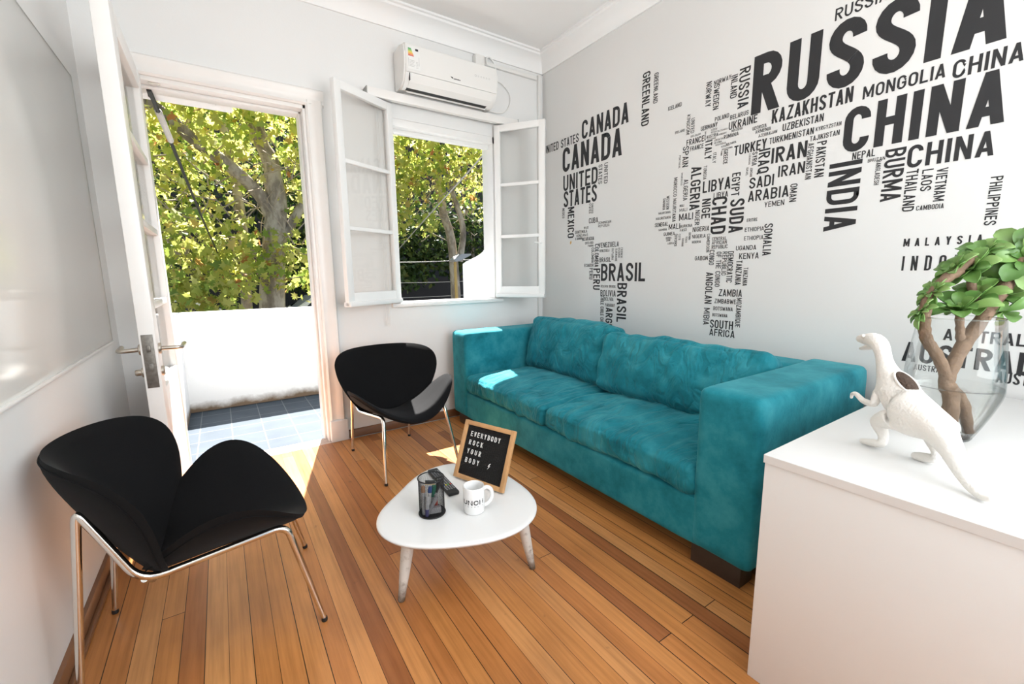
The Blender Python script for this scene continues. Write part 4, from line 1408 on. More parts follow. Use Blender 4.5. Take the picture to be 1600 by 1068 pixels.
pen('grey marker with blue cap upright in the wire pen holder', (-0.022, -0.010, 0.006), (-0.012, -0.020, 0.118), 0.0075, W_, (0.03, 0.09, 0.30), 0.20)
pen('marker with dark green cap leaning in the wire pen holder', (0.000, 0.012, 0.006), (0.004, -0.018, 0.118), 0.0085, (0.40, 0.42, 0.40), (0.01, 0.16, 0.09), 0.42)
pen('white marker with purple base at the left of the wire pen holder', (-0.034, -0.004, 0.006), (-0.030, 0.006, 0.115), 0.0075, (0.60, 0.60, 0.60), (0.50, 0.28, 0.16), 0.22)
pen('black marker leaning right behind the front pens in the wire holder', (-0.004, 0.016, 0.008), (0.032, -0.010, 0.128), 0.0080, (0.02, 0.02, 0.02), (0.015, 0.015, 0.015), 0.3)
pen('grey translucent marker lying slantwise at the front of the wire holder', (-0.030, -0.020, 0.012), (0.008, -0.034, 0.078), 0.0075, (0.30, 0.30, 0.31), (0.36, 0.36, 0.37), 0.3)
pen('marker with red barrel low in the wire pen holder', (0.020, 0.008, 0.008), (0.010, -0.016, 0.082), 0.0070, (0.42, 0.06, 0.04), (0.30, 0.30, 0.30), 0.35)
pen('white marker with violet cap down at the left front of the wire holder', (-0.026, -0.024, 0.085), (-0.030, -0.022, 0.006), 0.0072, (0.62, 0.62, 0.63), (0.10, 0.09, 0.28), 0.36)
er = thing('eraser', 'cream and black eraser resting on the pens at the rim of the wire holder', 'eraser', (hx-0.02, hy-0.02, TZ+0.135))
Me = Matrix.Translation((hx-0.012, hy-0.021, TZ+0.134)) @ Matrix.Rotation(R(-18), 4, 'Z') @ Matrix.Rotation(R(8), 4, 'Y')
MB(Me).box((-0.019, -0.008, -0.005), (0.018, 0.008, 0.001), 0.002).build('rubber', mat('cream_rubber', (0.62, 0.50, 0.28), 0.7), er)
MB(Me).box((-0.019, -0.007, 0.001), (0.018, 0.008, 0.007), 0.002).build('felt_backing', M_rubber, er)
nb = thing('paper_block', 'small grey block of paper slips at the bottom of the wire pen holder', 'paper block', (hx, hy, TZ+0.004))
MB(Matrix.Translation((hx+0.008, hy-0.014, TZ+0.006)) @ Matrix.Rotation(R(-15), 4, 'Z')).box((-0.022, -0.010, 0.0), (0.020, 0.008, 0.022), 0.001).build('block', mat('grey_paper', (0.42, 0.41, 0.42), 0.8), nb)

# remote control lying behind the holder
ra, rb = Vector((-1.797, -1.465, TZ)), Vector((-1.812, -1.740, TZ))
rd = (rb-ra).normalized(); rn = Vector((-rd.y, rd.x, 0))
ra2 = ra
Mr = Matrix(((rd.x, -rn.x, 0, ra.x), (rd.y, -rn.y, 0, ra.y), (0, 0, 1, TZ), (0, 0, 0, 1)))
RL = (rb-ra).length
rc = thing('remote_control', 'black remote control lying on the coffee table behind the pen holder', 'remote control', tuple(ra))
MB(Mr).box((0.02, -0.024, 0.0), (RL, 0.024, 0.017), 0.006, 3).build('case', M_rubber, rc)
m = MB(Mr)
for i in range(15):
    for j in range(4):
        x = 0.055+i*(RL-0.075)/15
        if (i, j) in ((11, 0), (11, 1), (11, 2), (11, 3)) or i in (5,):
            continue
        m.box((x-0.0042, -0.0175+j*0.0105, 0.0165), (x+0.0042, -0.0105+j*0.0105, 0.0190), 0.0012, 1)
m.build('button_pad', mat('grey_buttons', (0.22, 0.22, 0.23), 0.5), rc)
for j, c in enumerate([(0.6, 0.05, 0.04), (0.10, 0.35, 0.08), (0.75, 0.62, 0.05), (0.05, 0.10, 0.45)]):
    x = 0.055+11*(RL-0.075)/15
    MB(Mr).box((x-0.0042, -0.0175+j*0.0105, 0.0165), (x+0.0042, -0.0105+j*0.0105, 0.0192), 0.0012, 1).build('colour_button', mat('button_%d' % j, c, 0.4), rc)

# ================================================================== ON THE CABINET: DINOSAUR PLANTER
dn = thing('dinosaur_figure', 'white dinosaur figure with a brown hollow in its back on the cabinet corner', 'figurine', (-1.02, -2.905, CZ))
bmx = bmesh.new()
def skin_mesh(chains, sub=2):
    """chains of (point, rx, ry); first vertex of a branch may name an index of an earlier vertex"""
    verts, edges, rad = [], [], []
    for ch in chains:
        prev = None
        for it in ch:
            if isinstance(it, int):
                prev = it
                continue
            p, rx, ry = it
            verts.append(Vector(p)); rad.append((rx, ry))
            if prev is not None:
                edges.append((prev, len(verts)-1))
            prev = len(verts)-1
    me = bpy.data.meshes.new('skin_tmp')
    me.from_pydata(verts, edges, [])
    o = bpy.data.objects.new('skin_tmp', me)
    COL.objects.link(o)
    md = o.modifiers.new('s', 'SKIN')
    md.use_smooth_shade = True
    for i, v in enumerate(me.skin_vertices[0].data):
        v.radius = rad[i]
        v.use_root = (i == 0)
    sb = o.modifiers.new('d', 'SUBSURF')
    sb.levels = sub; sb.render_levels = sub
    dg = bpy.context.evaluated_depsgraph_get()
    dg.update()
    ev = o.evaluated_get(dg)
    out = bpy.data.meshes.new_from_object(ev)
    bpy.data.objects.remove(o)
    bpy.data.meshes.remove(me)
    return out
DV = Vector((0.69, 0.72, 0)).normalized()    # body direction, tail -> head
DS = Vector((-DV.y, DV.x, 0))                # the figure's left
D0 = Vector((-1.02, -2.905, CZ))
def Dp(s, h, lat=0.0):
    return D0 + DV*s + DS*lat + Vector((0, 0, h))
def along(p):
    return (Vector(p)-D0)
spine = [
    (Dp(-0.070, 0.130), 0.046, 0.049),      # 0 hip
    (Dp(-0.013, 0.142), 0.046, 0.052),      # 1 belly
    (Dp(0.042, 0.170), 0.039, 0.045),       # 2 chest
    (Dp(0.080, 0.208), 0.026, 0.028),       # 3 neck base
    (Dp(0.102, 0.245), 0.0185, 0.020),      # 4 neck
    (Dp(0.118, 0.281), 0.023, 0.0235),      # 5 back of head
    (Dp(0.152, 0.291), 0.025, 0.0255),      # 6 head
    (Dp(0.196, 0.287), 0.0165, 0.0175),     # 7 muzzle
    (Dp(0.230, 0.284), 0.0115, 0.0105),     # 8 nose
]
tail = [0, (Dp(-0.128, 0.110), 0.035, 0.036), (Dp(-0.172, 0.075), 0.0245, 0.0255), (Dp(-0.203, 0.040), 0.0165, 0.017), (Dp(-0.231, 0.019), 0.0125, 0.0125), (Dp(-0.258, 0.0105), 0.0098, 0.0098), (Dp(-0.276, 0.012), 0.0072, 0.0072), (Dp(-0.286, 0.018), 0.0055, 0.0055)]
legL = [0, (Dp(-0.025, 0.105, 0.036), 0.029, 0.033), (Dp(0.038, 0.075, 0.036), 0.021, 0.023), (Dp(0.014, 0.044, 0.030), 0.0135, 0.014), (Dp(0.006, 0.020, 0.034), 0.0145, 0.0125), (Dp(0.030, 0.013, 0.048), 0.0150, 0.0100), (Dp(0.056, 0.009, 0.064), 0.0085, 0.0065)]
legR = [0, (Dp(-0.088, 0.100, -0.034), 0.028, 0.032), (Dp(-0.050, 0.066, -0.040), 0.020, 0.022), (Dp(-0.080, 0.040, -0.036), 0.0125, 0.013), (Dp(-0.082, 0.018, -0.034), 0.0135, 0.0115), (Dp(-0.056, 0.012, -0.024), 0.0145, 0.0095), (Dp(-0.034, 0.009, -0.010), 0.009, 0.0065)]
def armc(sgn, ds):
    return [2, (Dp(0.050+ds, 0.150, sgn*0.036), 0.0135, 0.0145), (Dp(0.040+ds, 0.122, sgn*0.048), 0.0105, 0.0105), (Dp(0.085+ds, 0.120, sgn*0.050), 0.0088, 0.0088), (Dp(0.122+ds, 0.132, sgn*0.050), 0.0068, 0.0080), (Dp(0.140+ds, 0.126, sgn*0.050), 0.0055, 0.0055), (Dp(0.142+ds, 0.110, sgn*0.050), 0.0038, 0.0038)]
me = skin_mesh([spine, tail, legL, legR, armc(1, 0.0), armc(-1, -0.015)], 3)
for v in me.vertices:
    v.co -= dn.location
me.materials.clear()
me.materials.append(M_dino)
me.shade_smooth()
do = bpy.data.objects.new('body', me)
COL.objects.link(do)
do.parent = dn
# jaw, eyes, planter hollow
MB().tube([Dp(0.145, 0.276), Dp(0.178, 0.264), Dp(0.206, 0.256), Dp(0.214, 0.255)], [0.016, 0.013, 0.009, 0.003], 14, flat=0.6).build('lower_jaw', M_dino, dn)
for s in (-1, 1):
    MB().sphere(Dp(0.170, 0.300, s*0.0215), 0.0065, 12, 8).build('eye', M_dino, dn)
hollow_c = Dp(0.000, 0.197)
ax = (DV*0.82 + Vector((0, 0, 0.50))).normalized()
Mq = Matrix(((ax.x, DS.x, 0, 0), (ax.y, DS.y, 0, 0), (ax.z, DS.z, 1, 0), (0, 0, 0, 1)))
nz = ax.cross(DS)
Mq = Matrix(((ax.x, DS.x, nz.x, 0), (ax.y, DS.y, nz.y, 0), (ax.z, DS.z, nz.z, 0), (0, 0, 0, 1)))
pass
MB().sphere(hollow_c, 1.0, 24, 12, (0.044, 0.021, 0.009), Mq).build('planter_hollow', M_soil, dn)
rp = []
for k in range(33):
    a = 2*math.pi*k/32
    rp.append(hollow_c + Mq @ Vector((0.0445*math.cos(a), 0.0220*math.sin(a), 0.001 if nz.z > 0 else -0.001)))
MB().tube(rp, 0.0030, 8, False).build('hollow_rim', M_dino, dn)

# ================================================================== VASE WITH WATER AND SUCCULENT
VX, VY = -0.749, -2.942
va = thing('glass_vase', 'clear glass vase half filled with water behind the dinosaur figure', 'vase', (VX, VY, CZ))
pv = [(0.0, 0.008), (0.058, 0.008), (0.062, 0.012), (0.074, 0.040), (0.091, 0.085), (0.106, 0.130), (0.1095, 0.148), (0.1095, 0.162), (0.1065, 0.22), (0.098, 0.30), (0.0905, 0.360)]
MB().lathe([(r, CZ+z) for r, z in pv] + [(0.089, CZ+0.3605), (0.088, CZ+0.358)], (VX, VY, 0), 64).build('glass_wall', M_vase, va, ang=40)
MB().tube([(VX+0.0895*math.cos(a), VY+0.0895*math.sin(a), CZ+0.359) for a in [2*math.pi*k/64 for k in range(65)]], 0.0016, 8, False).build('lip', M_vase, va)
MB().lathe([(0.0, CZ+0.0005), (0.056, CZ+0.0005), (0.060, CZ+0.006), (0.05, CZ+0.008), (0.0, CZ+0.008)], (VX, VY, 0), 48).build('thick_base', M_vase, va)
wp = [(0.0, 0.010), (0.055, 0.010), (0.0715, 0.041), (0.0885, 0.086), (0.1035, 0.131), (0.1068, 0.148), (0.1070, 0.156), (0.1078, 0.161), (0.104, 0.1580), (0.08, 0.1575), (0.0, 0.1575)]
tag(MB().lathe([(r, CZ+z) for r, z in wp], (VX, VY, 0), 64).build('water', M_water, ang=40), 'clear water filling the lower half of the glass vase', 'water')

su = thing('succulent_plant', 'green rosette succulent with thick brown stems standing in the glass vase', 'plant', (-0.72, -2.94, CZ+0.014))
def stem(pts, r):
    P = smooth_path(pts, 6)
    n = len(P)
    rr = [r[0]+(r[1]-r[0])*k/(n-1) + 0.0012*math.sin(k*2.1) for k in range(n)]
    return MB().tube(P, rr, 12).build('stem', M_stem, su)
stem([(-0.785, -2.957, 0.716), (-0.774, -2.951, 0.821), (-0.770, -2.935, 0.868), (-0.727, -2.946, 0.958), (-0.653, -2.975, 1.066), (-0.576, -3.006, 1.178), (-0.548, -3.013, 1.224)], (0.020, 0.0165))
stem([(-0.767, -2.935, 0.880), (-0.787, -2.911, 0.946), (-0.810, -2.888, 0.993), (-0.811, -2.878, 1.041), (-0.797, -2.874, 1.097), (-0.772, -2.882, 1.134), (-0.740, -2.897, 1.171), (-0.703, -2.916, 1.192)], (0.0155, 0.0140))
stem([(-0.721, -2.947, 0.968), (-0.719, -2.939, 1.015), (-0.719, -2.931, 1.069)], (0.011, 0.010))
stem([(-0.768, -2.937, 0.863), (-0.738, -2.970, 0.807), (-0.722, -2.988, 0.717)], (0.017, 0.013))
stem([(-0.653, -2.975, 1.066), (-0.657, -2.947, 1.115), (-0.662, -2.933, 1.172)], (0.012, 0.010))
stem([(-0.740, -2.897, 1.171), (-0.700, -2.918, 1.200), (-0.672, -2.937, 1.233)], (0.013, 0.010))
rg2 = random.Random(11)
def rosette(c, axis, Rr, n, el0=20, el1=74, inner=0.42, ratio=0.25):
    """spoon-shaped leaves in a spiral round a growing point"""
    mb = MB()
    c = Vector(c)
    q = Vector((0, 0, 1)).rotation_difference(Vector(axis).normalized()).to_matrix()
    for k in range(n):
        f = k/(n-1)
        a = k*2.39996 + rg2.uniform(-.2, .2)
        el = R(el0 + (el1-el0)*f**1.15) + rg2.uniform(-.14, .14)
        L = Rr*(1.0-(1-inner)*f**1.4)*rg2.uniform(0.85, 1.12)
        Wd = L*ratio*rg2.uniform(0.9, 1.1)
        rows = []
        for i in range(9):
            s = i/8
            if s < 0.70:
                t = s/0.70
                wv = Wd*(0.20+0.80*(t*t*(3-2*t)))
            else:
                wv = Wd*math.sqrt(max(0.0, 1-((s-0.70)/0.305)**2))
            e_ = el + 0.30*s - 0.55*s*s
            rr_, zz = L*s*math.cos(e_), L*s*math.sin(e_)
            rows.append([Vector((rr_, (j-2)/2*wv, zz + abs((j-2)/2)**2*wv*0.30)) for j in range(5)])
        ca, sa = math.cos(a), math.sin(a)
        loop = []
        for i, row in enumerate(rows):
            th = 0.0022*(1-0.75*abs(i/8-0.4))
            up_ = [c + q @ Vector((p.x*ca-p.y*sa, p.x*sa+p.y*ca, p.z+th)) for p in row]
            dn_ = [c + q @ Vector((p.x*ca-p.y*sa, p.x*sa+p.y*ca, p.z-th)) for p in row]
            loop.append(up_ + dn_[::-1])
        vv = mb.grid(loop, close_v=True)
        mb.bm.faces.new(vv[-1])
    return mb.build('rosette', M_aeon, su, ang=80)
rosette((-0.541, -3.017, 1.222), (-0.88, -0.20, 0.40), 0.115, 22, 6, 70)
rosette((-0.610, -2.945, 1.235), (-0.50, 0.20, 0.85), 0.078, 16)
rosette((-0.667, -2.935, 1.195), (-0.75, 0.30, 0.55), 0.074, 15, 10, 72)
rosette((-0.705, -2.912, 1.192), (-0.55, 0.55, 0.6), 0.066, 14)
rosette((-0.776, -2.882, 1.128), (-0.60, 0.50, 0.55), 0.054, 26, 0, 62, 0.35, 0.20)
rosette((-0.808, -2.872, 1.072), (-0.45, 0.60, 0.55), 0.052, 24, 0, 62, 0.35, 0.20)
rosette((-0.719, -2.930, 1.070), (-0.45, 0.0, 0.88), 0.086, 14, 22, 80)
rosette((-0.645, -2.950, 1.105), (-0.60, 0.1, 0.78), 0.092, 15, 18, 76)
rosette((-0.577, -2.985, 1.112), (-0.55, -0.35, 0.75), 0.092, 15, 14, 74)
rosette((-0.535, -2.945, 1.200), (-0.40, 0.1, 0.90), 0.098, 16)
rosette((-0.625, -3.002, 1.072), (-0.70, -0.45, -0.45), 0.062, 7, 10, 60)
rosette((-0.506, -3.015, 1.115), (-0.55, -0.4, 0.70), 0.092, 16, 14, 74)

# ================================================================== WORD MAP ON THE RIGHT WALL
WORDS = [
('UNITED STATES','H',0.0262,2.2503,0.4529,0.0671,0.14,0),
('CANADA','H',0.5145,2.2559,0.4833,0.1398,0.16,0),
('CANADA','H',0.2816,2.0461,0.6602,0.1947,0.16,0),
('UNITED','H',0.2919,1.8911,0.4094,0.1268,0.15,0),
('UNITED','V',0.7697,2.0250,0.1512,0.0381,0.14,0),
('STATES','V',0.7109,2.0237,0.1451,0.0392,0.14,0),
('GREENLAND','V',1.1126,2.5320,0.3410,0.0635,0.15,0),
('GREENLAND','V',1.2074,2.4978,0.1867,0.0356,0.14,0),
('ICELAND','H',1.3287,2.2316,0.1005,0.0244,0.14,0),
('NORWAY','H',1.6419,2.2792,0.1048,0.0252,0.14,0),
('NORWAY','V',1.5934,2.3106,0.1389,0.0350,0.14,0),
('SWEDEN','V',1.6438,2.2799,0.1382,0.0360,0.14,0),
('INLAND','V',1.7471,2.2939,0.1222,0.0385,0.14,0),
('RUSSIA','V',1.7943,2.3121,0.2094,0.0614,0.15,0),
('POLAND','H',1.6607,2.0747,0.0874,0.0244,0.14,0),
('BELARUS','H',1.7554,2.0575,0.1056,0.0249,0.14,0),
('GERMANY','H',1.5720,2.0448,0.1079,0.0251,0.14,0),
('UKRAINE','H',1.7501,2.0031,0.1618,0.0429,0.14,0),
('KINGDOM','V',1.4722,2.1647,0.1168,0.0241,0.14,0),
('UNITED','V',1.5024,2.1368,0.0880,0.0251,0.14,0),
('IRELAND','H',1.3897,2.0742,0.0715,0.0159,0.14,0),
('BELGIUM','H',1.5050,2.0247,0.0669,0.0116,0.14,0),
('FRANCE','H',1.4771,1.9822,0.1203,0.0345,0.14,0),
('FRANCE','H',1.5045,1.9437,0.0919,0.0266,0.14,0),
('AUSTRIA','H',1.6125,1.9903,0.0755,0.0187,0.14,0),
('CZECH','H',1.6402,2.0258,0.0375,0.0130,0.14,0),
('REPUBLIC','H',1.6408,2.0138,0.0411,0.0086,0.14,0),
('SLOVAKIA','H',1.6840,2.0109,0.0606,0.0097,0.14,0),
('HUNGARY','H',1.6900,1.9900,0.0495,0.0097,0.14,0),
('MOLDOVA','H',1.7686,1.9878,0.0636,0.0143,0.14,0),
('ROMANIA','H',1.7239,1.9616,0.0874,0.0211,0.14,0),
('SLOVENIA','H',1.6189,1.9778,0.0552,0.0094,0.14,0),
('CROATIA','H',1.6662,1.9628,0.0556,0.0111,0.14,0),
('BOSNIA','H',1.6671,1.9483,0.0458,0.0099,0.14,0),
('SERBIA','H',1.6734,1.9347,0.0667,0.0099,0.14,0),
('BULGARIA','H',1.7409,1.9227,0.0607,0.0121,0.14,0),
('KOSOVO','H',1.7117,1.9170,0.0490,0.0104,0.14,0),
('MACEDONIA','H',1.7160,1.9008,0.0651,0.0098,0.14,0),
('ALBANIA','V',1.7118,1.8994,0.0269,0.0093,0.14,0),
('GREECE','V',1.7294,1.8997,0.0794,0.0261,0.14,0),
('ITALY','V',1.6071,1.9772,0.1072,0.0453,0.15,0),
('ITALY','V',1.6617,1.8985,0.0581,0.0218,0.14,0),
('SWITZERLAND','V',1.5999,2.0363,0.0529,0.0092,0.14,0),
('SPAIN','V',1.4538,1.9805,0.1238,0.0429,0.14,0),
('PORTUGAL','V',1.4268,1.9356,0.0801,0.0134,0.14,0),
('GEORGIA','H',1.8884,1.9655,0.0756,0.0189,0.14,0),
('ARMENIA','H',1.9057,1.9440,0.0822,0.0182,0.14,0),
('AZERBAIJAN','H',1.9248,1.9208,0.0961,0.0159,0.14,0),
('TURKEY','H',1.7918,1.8535,0.1812,0.0537,0.15,0),
('SYRIA','V',1.8988,1.8487,0.0715,0.0275,0.14,0),
('LEBANON','V',1.8796,1.8474,0.0578,0.0107,0.14,0),
('RUSSIA','H',2.2426,2.3572,0.1979,0.0527,0.14,0),
('RUSSIA','H',1.8732,2.0477,0.9443,0.2967,0.18,0),
('KAZAKHSTAN','H',1.9889,1.9727,0.3593,0.0693,0.15,0),
('MONGOLIA','H',2.3858,1.9686,0.2751,0.0551,0.15,0),
('CHINA','H',2.6820,1.9523,0.1887,0.0671,0.15,0),
('CHINA','H',2.3260,1.7469,0.5192,0.1973,0.175,0),
('UZBEKISTAN','H',2.0472,1.9202,0.1878,0.0363,0.14,0),
('KYRGYZSTAN','H',2.2049,1.8793,0.1075,0.0189,0.14,0),
('TURKMENISTAN','H',1.9846,1.8705,0.2125,0.0319,0.14,0),
('TAJIKISTAN','H',2.1817,1.8371,0.1272,0.0245,0.14,0),
('CHINA','H',2.5736,1.6310,0.2576,0.0934,0.155,0),
('IRAN','H',2.0021,1.7677,0.1717,0.0791,0.16,0),
('IRAN','H',2.0430,1.6905,0.1280,0.0574,0.15,0),
('IRAQ','V',1.9338,1.8531,0.1256,0.0597,0.15,0),
('AFGHANISTAN','V',2.1762,1.8289,0.1736,0.0271,0.14,0),
('PAKISTAN','V',2.2165,1.8260,0.1689,0.0419,0.14,0),
('NEPAL','H',2.3702,1.7094,0.0870,0.0330,0.14,0),
('BHUTAN','H',2.4324,1.6853,0.0634,0.0153,0.14,0),
('BANGLADESH','V',2.4650,1.6887,0.1084,0.0186,0.14,0),
('BURMA','V',2.4949,1.7253,0.2238,0.0717,0.15,0),
('INDIA','V',2.2804,1.7075,0.3182,0.1321,0.16,0),
('THAILAND','V',2.5769,1.6233,0.1744,0.0397,0.14,0),
('LAOS','V',2.6286,1.6152,0.0884,0.0357,0.14,0),
('VIETNAM','V',2.6748,1.6114,0.1327,0.0343,0.14,0),
('CAMBODIA','H',2.6244,1.4483,0.0867,0.0201,0.14,0),
('PHILIPPINES','V',2.8341,1.5493,0.1835,0.0335,0.14,0),
('ALGERIA','V',1.5211,1.8442,0.2606,0.0696,0.15,0),
('TUNISIA','V',1.6053,1.8365,0.0807,0.0222,0.14,0),
('LIBYA','H',1.6066,1.6763,0.1771,0.0686,0.15,0),
('LIBYA','H',1.6814,1.6328,0.0907,0.0331,0.14,0),
('EGYPT','V',1.7900,1.7581,0.1287,0.0488,0.14,0),
('NIGE','V',1.6081,1.6392,0.1165,0.0571,0.15,0),
('CHAD','V',1.6747,1.6384,0.2159,0.0946,0.15,0),
('SUDA','V',1.7893,1.6111,0.1894,0.0844,0.15,0),
('MOROCCO MAURITANIA','V',1.3969,1.8043,0.2790,0.0265,0.14,0),
('MOROCCO','V',1.4490,1.8247,0.0767,0.0126,0.14,0),
('ALGERIA','V',1.4709,1.7796,0.1299,0.0323,0.14,0),
('WESTERN','V',1.3463,1.6978,0.0866,0.0224,0.14,0),
('SAHARA','V',1.3181,1.6864,0.0749,0.0213,0.14,0),
('MAURITANIA','H',1.2865,1.5847,0.0953,0.0146,0.14,0),
('MAURITANIA','H',1.2669,1.5498,0.1183,0.0173,0.14,0),
('SENEGAL','H',1.2604,1.5042,0.1070,0.0265,0.14,0),
('GAMBIA','H',1.2920,1.4746,0.0672,0.0148,0.14,0),
('GUINEA','H',1.3350,1.4397,0.0863,0.0223,0.14,0),
('SIERRA','H',1.3530,1.4163,0.0452,0.0140,0.14,0),
('LEONE','H',1.3576,1.4025,0.0339,0.0127,0.14,0),
('LIBERIA','H',1.3701,1.3813,0.0484,0.0127,0.14,0),
('COTE','V',1.4509,1.4432,0.0398,0.0158,0.14,0),
('DIVOIRE','V',1.4210,1.4457,0.0807,0.0218,0.14,0),
('BURKINA','H',1.4601,1.4814,0.0885,0.0183,0.14,0),
('FASO','H',1.4594,1.4574,0.0494,0.0190,0.14,0),
('MALI','H',1.4487,1.5832,0.0562,0.0201,0.14,0),
('MALI','H',1.4492,1.6131,0.0318,0.0158,0.14,0),
('MALI','H',1.4483,1.5276,0.1016,0.0425,0.15,0),
('MALI','H',1.3725,1.4771,0.0858,0.0355,0.14,0),
('NIGER','V',1.5643,1.5785,0.0911,0.0324,0.14,0),
('NIGERIA','H',1.5526,1.4475,0.1128,0.0297,0.14,0),
('NIGERIA','H',1.5515,1.4074,0.0928,0.0227,0.14,0),
('NIGERIA','H',1.5521,1.3766,0.0616,0.0156,0.14,0),
('TOGO','V',1.5028,1.4241,0.0395,0.0139,0.14,0),
('GHANA','V',1.4773,1.4138,0.0521,0.0156,0.14,0),
('BENIN','V',1.5260,1.4464,0.0452,0.0151,0.14,0),
('CAMEROON','V',1.6535,1.4284,0.1117,0.0209,0.14,0),
('CENTRAL','H',1.6888,1.3847,0.0927,0.0202,0.14,0),
('AFRICAN','H',1.6885,1.3613,0.0945,0.0214,0.14,0),
('REPUBLIC','H',1.6883,1.3348,0.1025,0.0226,0.14,0),
('GABON','H',1.5789,1.2692,0.0889,0.0259,0.14,0),
('UGANDA','H',1.8413,1.3183,0.1167,0.0260,0.14,0),
('KENYA','H',1.8636,1.2682,0.1114,0.0341,0.14,0),
('ERITRE','H',1.8932,1.4751,0.0598,0.0176,0.14,0),
('ETHIOPIA','H',1.8856,1.4204,0.1064,0.0231,0.14,0),
('ETHIOPIA','H',1.8852,1.3730,0.1069,0.0227,0.14,0),
('SOMALIA','V',1.9936,1.4544,0.1717,0.0452,0.14,0),
('SADI','H',1.8935,1.6545,0.1310,0.0593,0.15,0),
('ARABIA','H',1.8915,1.5845,0.2128,0.0592,0.15,0),
('YEMEN','H',1.9840,1.5436,0.1024,0.0288,0.14,0),
('OMAN','V',2.1097,1.6446,0.0903,0.0342,0.14,0),
('JORDAN','V',1.8924,1.7695,0.0487,0.0138,0.14,0),
('ISRAEL','V',1.8693,1.7740,0.0438,0.0124,0.14,0),
('CONGO','V',1.6765,1.3291,0.0911,0.0329,0.14,0),
('OF THE CONGO','V',1.7229,1.3160,0.2099,0.0321,0.14,0),
('REPUBLIC','V',1.7612,1.3156,0.1403,0.0298,0.14,0),
('DEMOCRATIC','V',1.7949,1.3162,0.1837,0.0357,0.14,0),
('ANGOLAN','V',1.6623,1.1941,0.1943,0.0478,0.14,0),
('MIBIA','V',1.6612,0.9733,0.1069,0.0406,0.14,0),
('TANZANIA','V',1.8491,1.2605,0.1415,0.0353,0.14,0),
('TANZANIA','V',1.8943,1.2195,0.1047,0.0269,0.14,0),
('ZAMBIA','H',1.7527,1.0496,0.1437,0.0423,0.14,0),
('ZIMBABWE','H',1.7282,1.0057,0.1357,0.0273,0.14,0),
('BOTSWANA','H',1.7232,0.9622,0.1242,0.0238,0.14,0),
('BOTSWANA','H',1.7202,0.9234,0.0965,0.0201,0.14,0),
('SOUTH','H',1.7082,0.8514,0.1481,0.0514,0.15,0),
('AFRICA','H',1.7071,0.8031,0.1624,0.0439,0.15,0),
('MOZAMBIQUE','V',1.8671,1.0433,0.1740,0.0306,0.14,0),
('STATES','H',0.2995,1.7562,0.3973,0.1310,0.15,0),
('UNITED','V',0.6371,1.7455,0.0772,0.0226,0.14,0),
('STATES','V',0.6101,1.7495,0.0783,0.0229,0.14,0),
('MEXICO','V',0.3537,1.7499,0.2553,0.0817,0.15,0),
('MEXICO','V',0.2810,1.7518,0.0834,0.0303,0.14,0),
('CUBA','H',0.6120,1.5923,0.1018,0.0417,0.14,0),
('DOMINICAN','H',0.7173,1.5758,0.1372,0.0199,0.14,0),
('REPUBLIC','H',0.7180,1.5518,0.1194,0.0188,0.14,0),
('BELIZE','H',0.5541,1.5557,0.0555,0.0161,0.14,0),
('GUATEMALA','H',0.4500,1.5233,0.1436,0.0248,0.14,0),
('HONDURAS','H',0.4647,1.4954,0.1379,0.0212,0.14,0),
('EL SALVADOR','H',0.4508,1.4731,0.0844,0.0190,0.14,0),
('NICARAGUA','H',0.5355,1.4593,0.1387,0.0279,0.14,0),
('COSTA RICA','H',0.5704,1.4302,0.0965,0.0197,0.14,0),
('PANAMA','H',0.6046,1.4078,0.0660,0.0161,0.14,0),
('VENEZUELA','H',0.7271,1.3939,0.2106,0.0378,0.14,0),
('VENEZUELA','H',0.7360,1.3590,0.1077,0.0213,0.14,0),
('COLOMBIA','V',0.6846,1.4261,0.1820,0.0447,0.14,0),
('COLOMBIA','V',0.6478,1.3999,0.1205,0.0278,0.14,0),
('BRASIL','H',0.7382,1.2809,0.1229,0.0361,0.14,0),
('BRASIL','H',0.7582,1.1344,0.4349,0.1345,0.15,0),
('BRASIL','V',0.9337,1.1202,0.2987,0.0951,0.15,0),
('ECUADOR','H',0.5658,1.2469,0.1089,0.0259,0.14,0),
('PERU','V',0.6264,1.2371,0.0910,0.0414,0.14,0),
('PERU','V',0.6731,1.2329,0.1704,0.0756,0.15,0),
('GUYANA','V',0.8667,1.3826,0.0871,0.0221,0.14,0),
('SURINAME','V',0.9037,1.3806,0.0971,0.0203,0.14,0),
('FRENCH','V',0.9578,1.3830,0.0744,0.0197,0.14,0),
('GUIANA','V',0.9335,1.3843,0.0749,0.0199,0.14,0),
('BOLIVIA BRASIL','H',0.7596,1.0830,0.1599,0.0205,0.14,0),
('BOLIVIA','H',0.7568,1.0152,0.1620,0.0482,0.14,0),
('BOLIVIA','H',0.7973,0.9794,0.0990,0.0285,0.14,0),
('PARAGUAY','H',0.8112,0.9340,0.1016,0.0251,0.14,0),
('CHILE CHILE CHILE','V',0.7602,1.0175,0.2458,0.0363,0.14,0),
('ARGENTINA','V',0.8190,0.9262,0.3476,0.0718,0.15,0),
('MALAYSIA','H',2.5965,1.2977,0.2412,0.0344,0.17,1),
('INDONESIA','H',2.6003,1.1931,0.3496,0.0632,0.17,1),
('AUSTRALIA','H',2.7665,0.9011,0.2769,0.0483,0.16,0),
('AUSTRALIA','H',2.6417,0.7910,0.4652,0.0881,0.17,0),
('AUSTRALIA','H',2.6858,0.7581,0.1199,0.0255,0.14,0),
('AUSTRALIA','H',2.9343,0.7512,0.1799,0.0455,0.15,0),
]
wm = thing('wall_map', 'world map made of black country names lettered on the white wall behind the sofa', 'wall lettering', (0.0, -1.6, 1.6))
WORDS.sort(key=lambda q: -q[4]*q[5])
n_parts = 0
rest = MB()
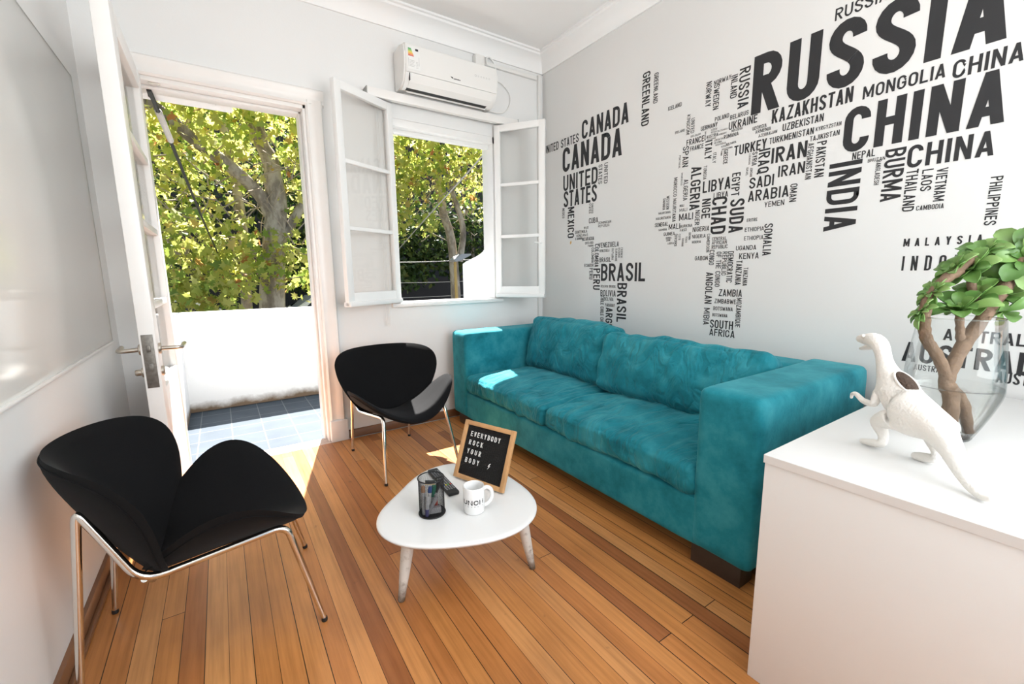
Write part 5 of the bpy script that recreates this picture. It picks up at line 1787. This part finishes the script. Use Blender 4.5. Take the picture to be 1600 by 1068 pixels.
for s, o, u, z, ln, h, wt, sp in WORDS:
    for polys in text_words(s, ln, h, wt, sp):
        n_parts += 1
        m = MB() if n_parts < 100 else rest
        for k, pl in enumerate(polys):
            d = -0.0005 - 0.00003*(k % 40)      # layered foil strokes
            m.poly([(d, -(u+px), z+py) if o == 'H' else (d, -(u+py), z-px) for px, py in pl])
        if n_parts < 100:
            m.build('country_name', M_ink, wm, smooth=False, normals=False)
m = rest
m.build('small_country_names', M_ink, wm, smooth=False, normals=False, kind='stuff')
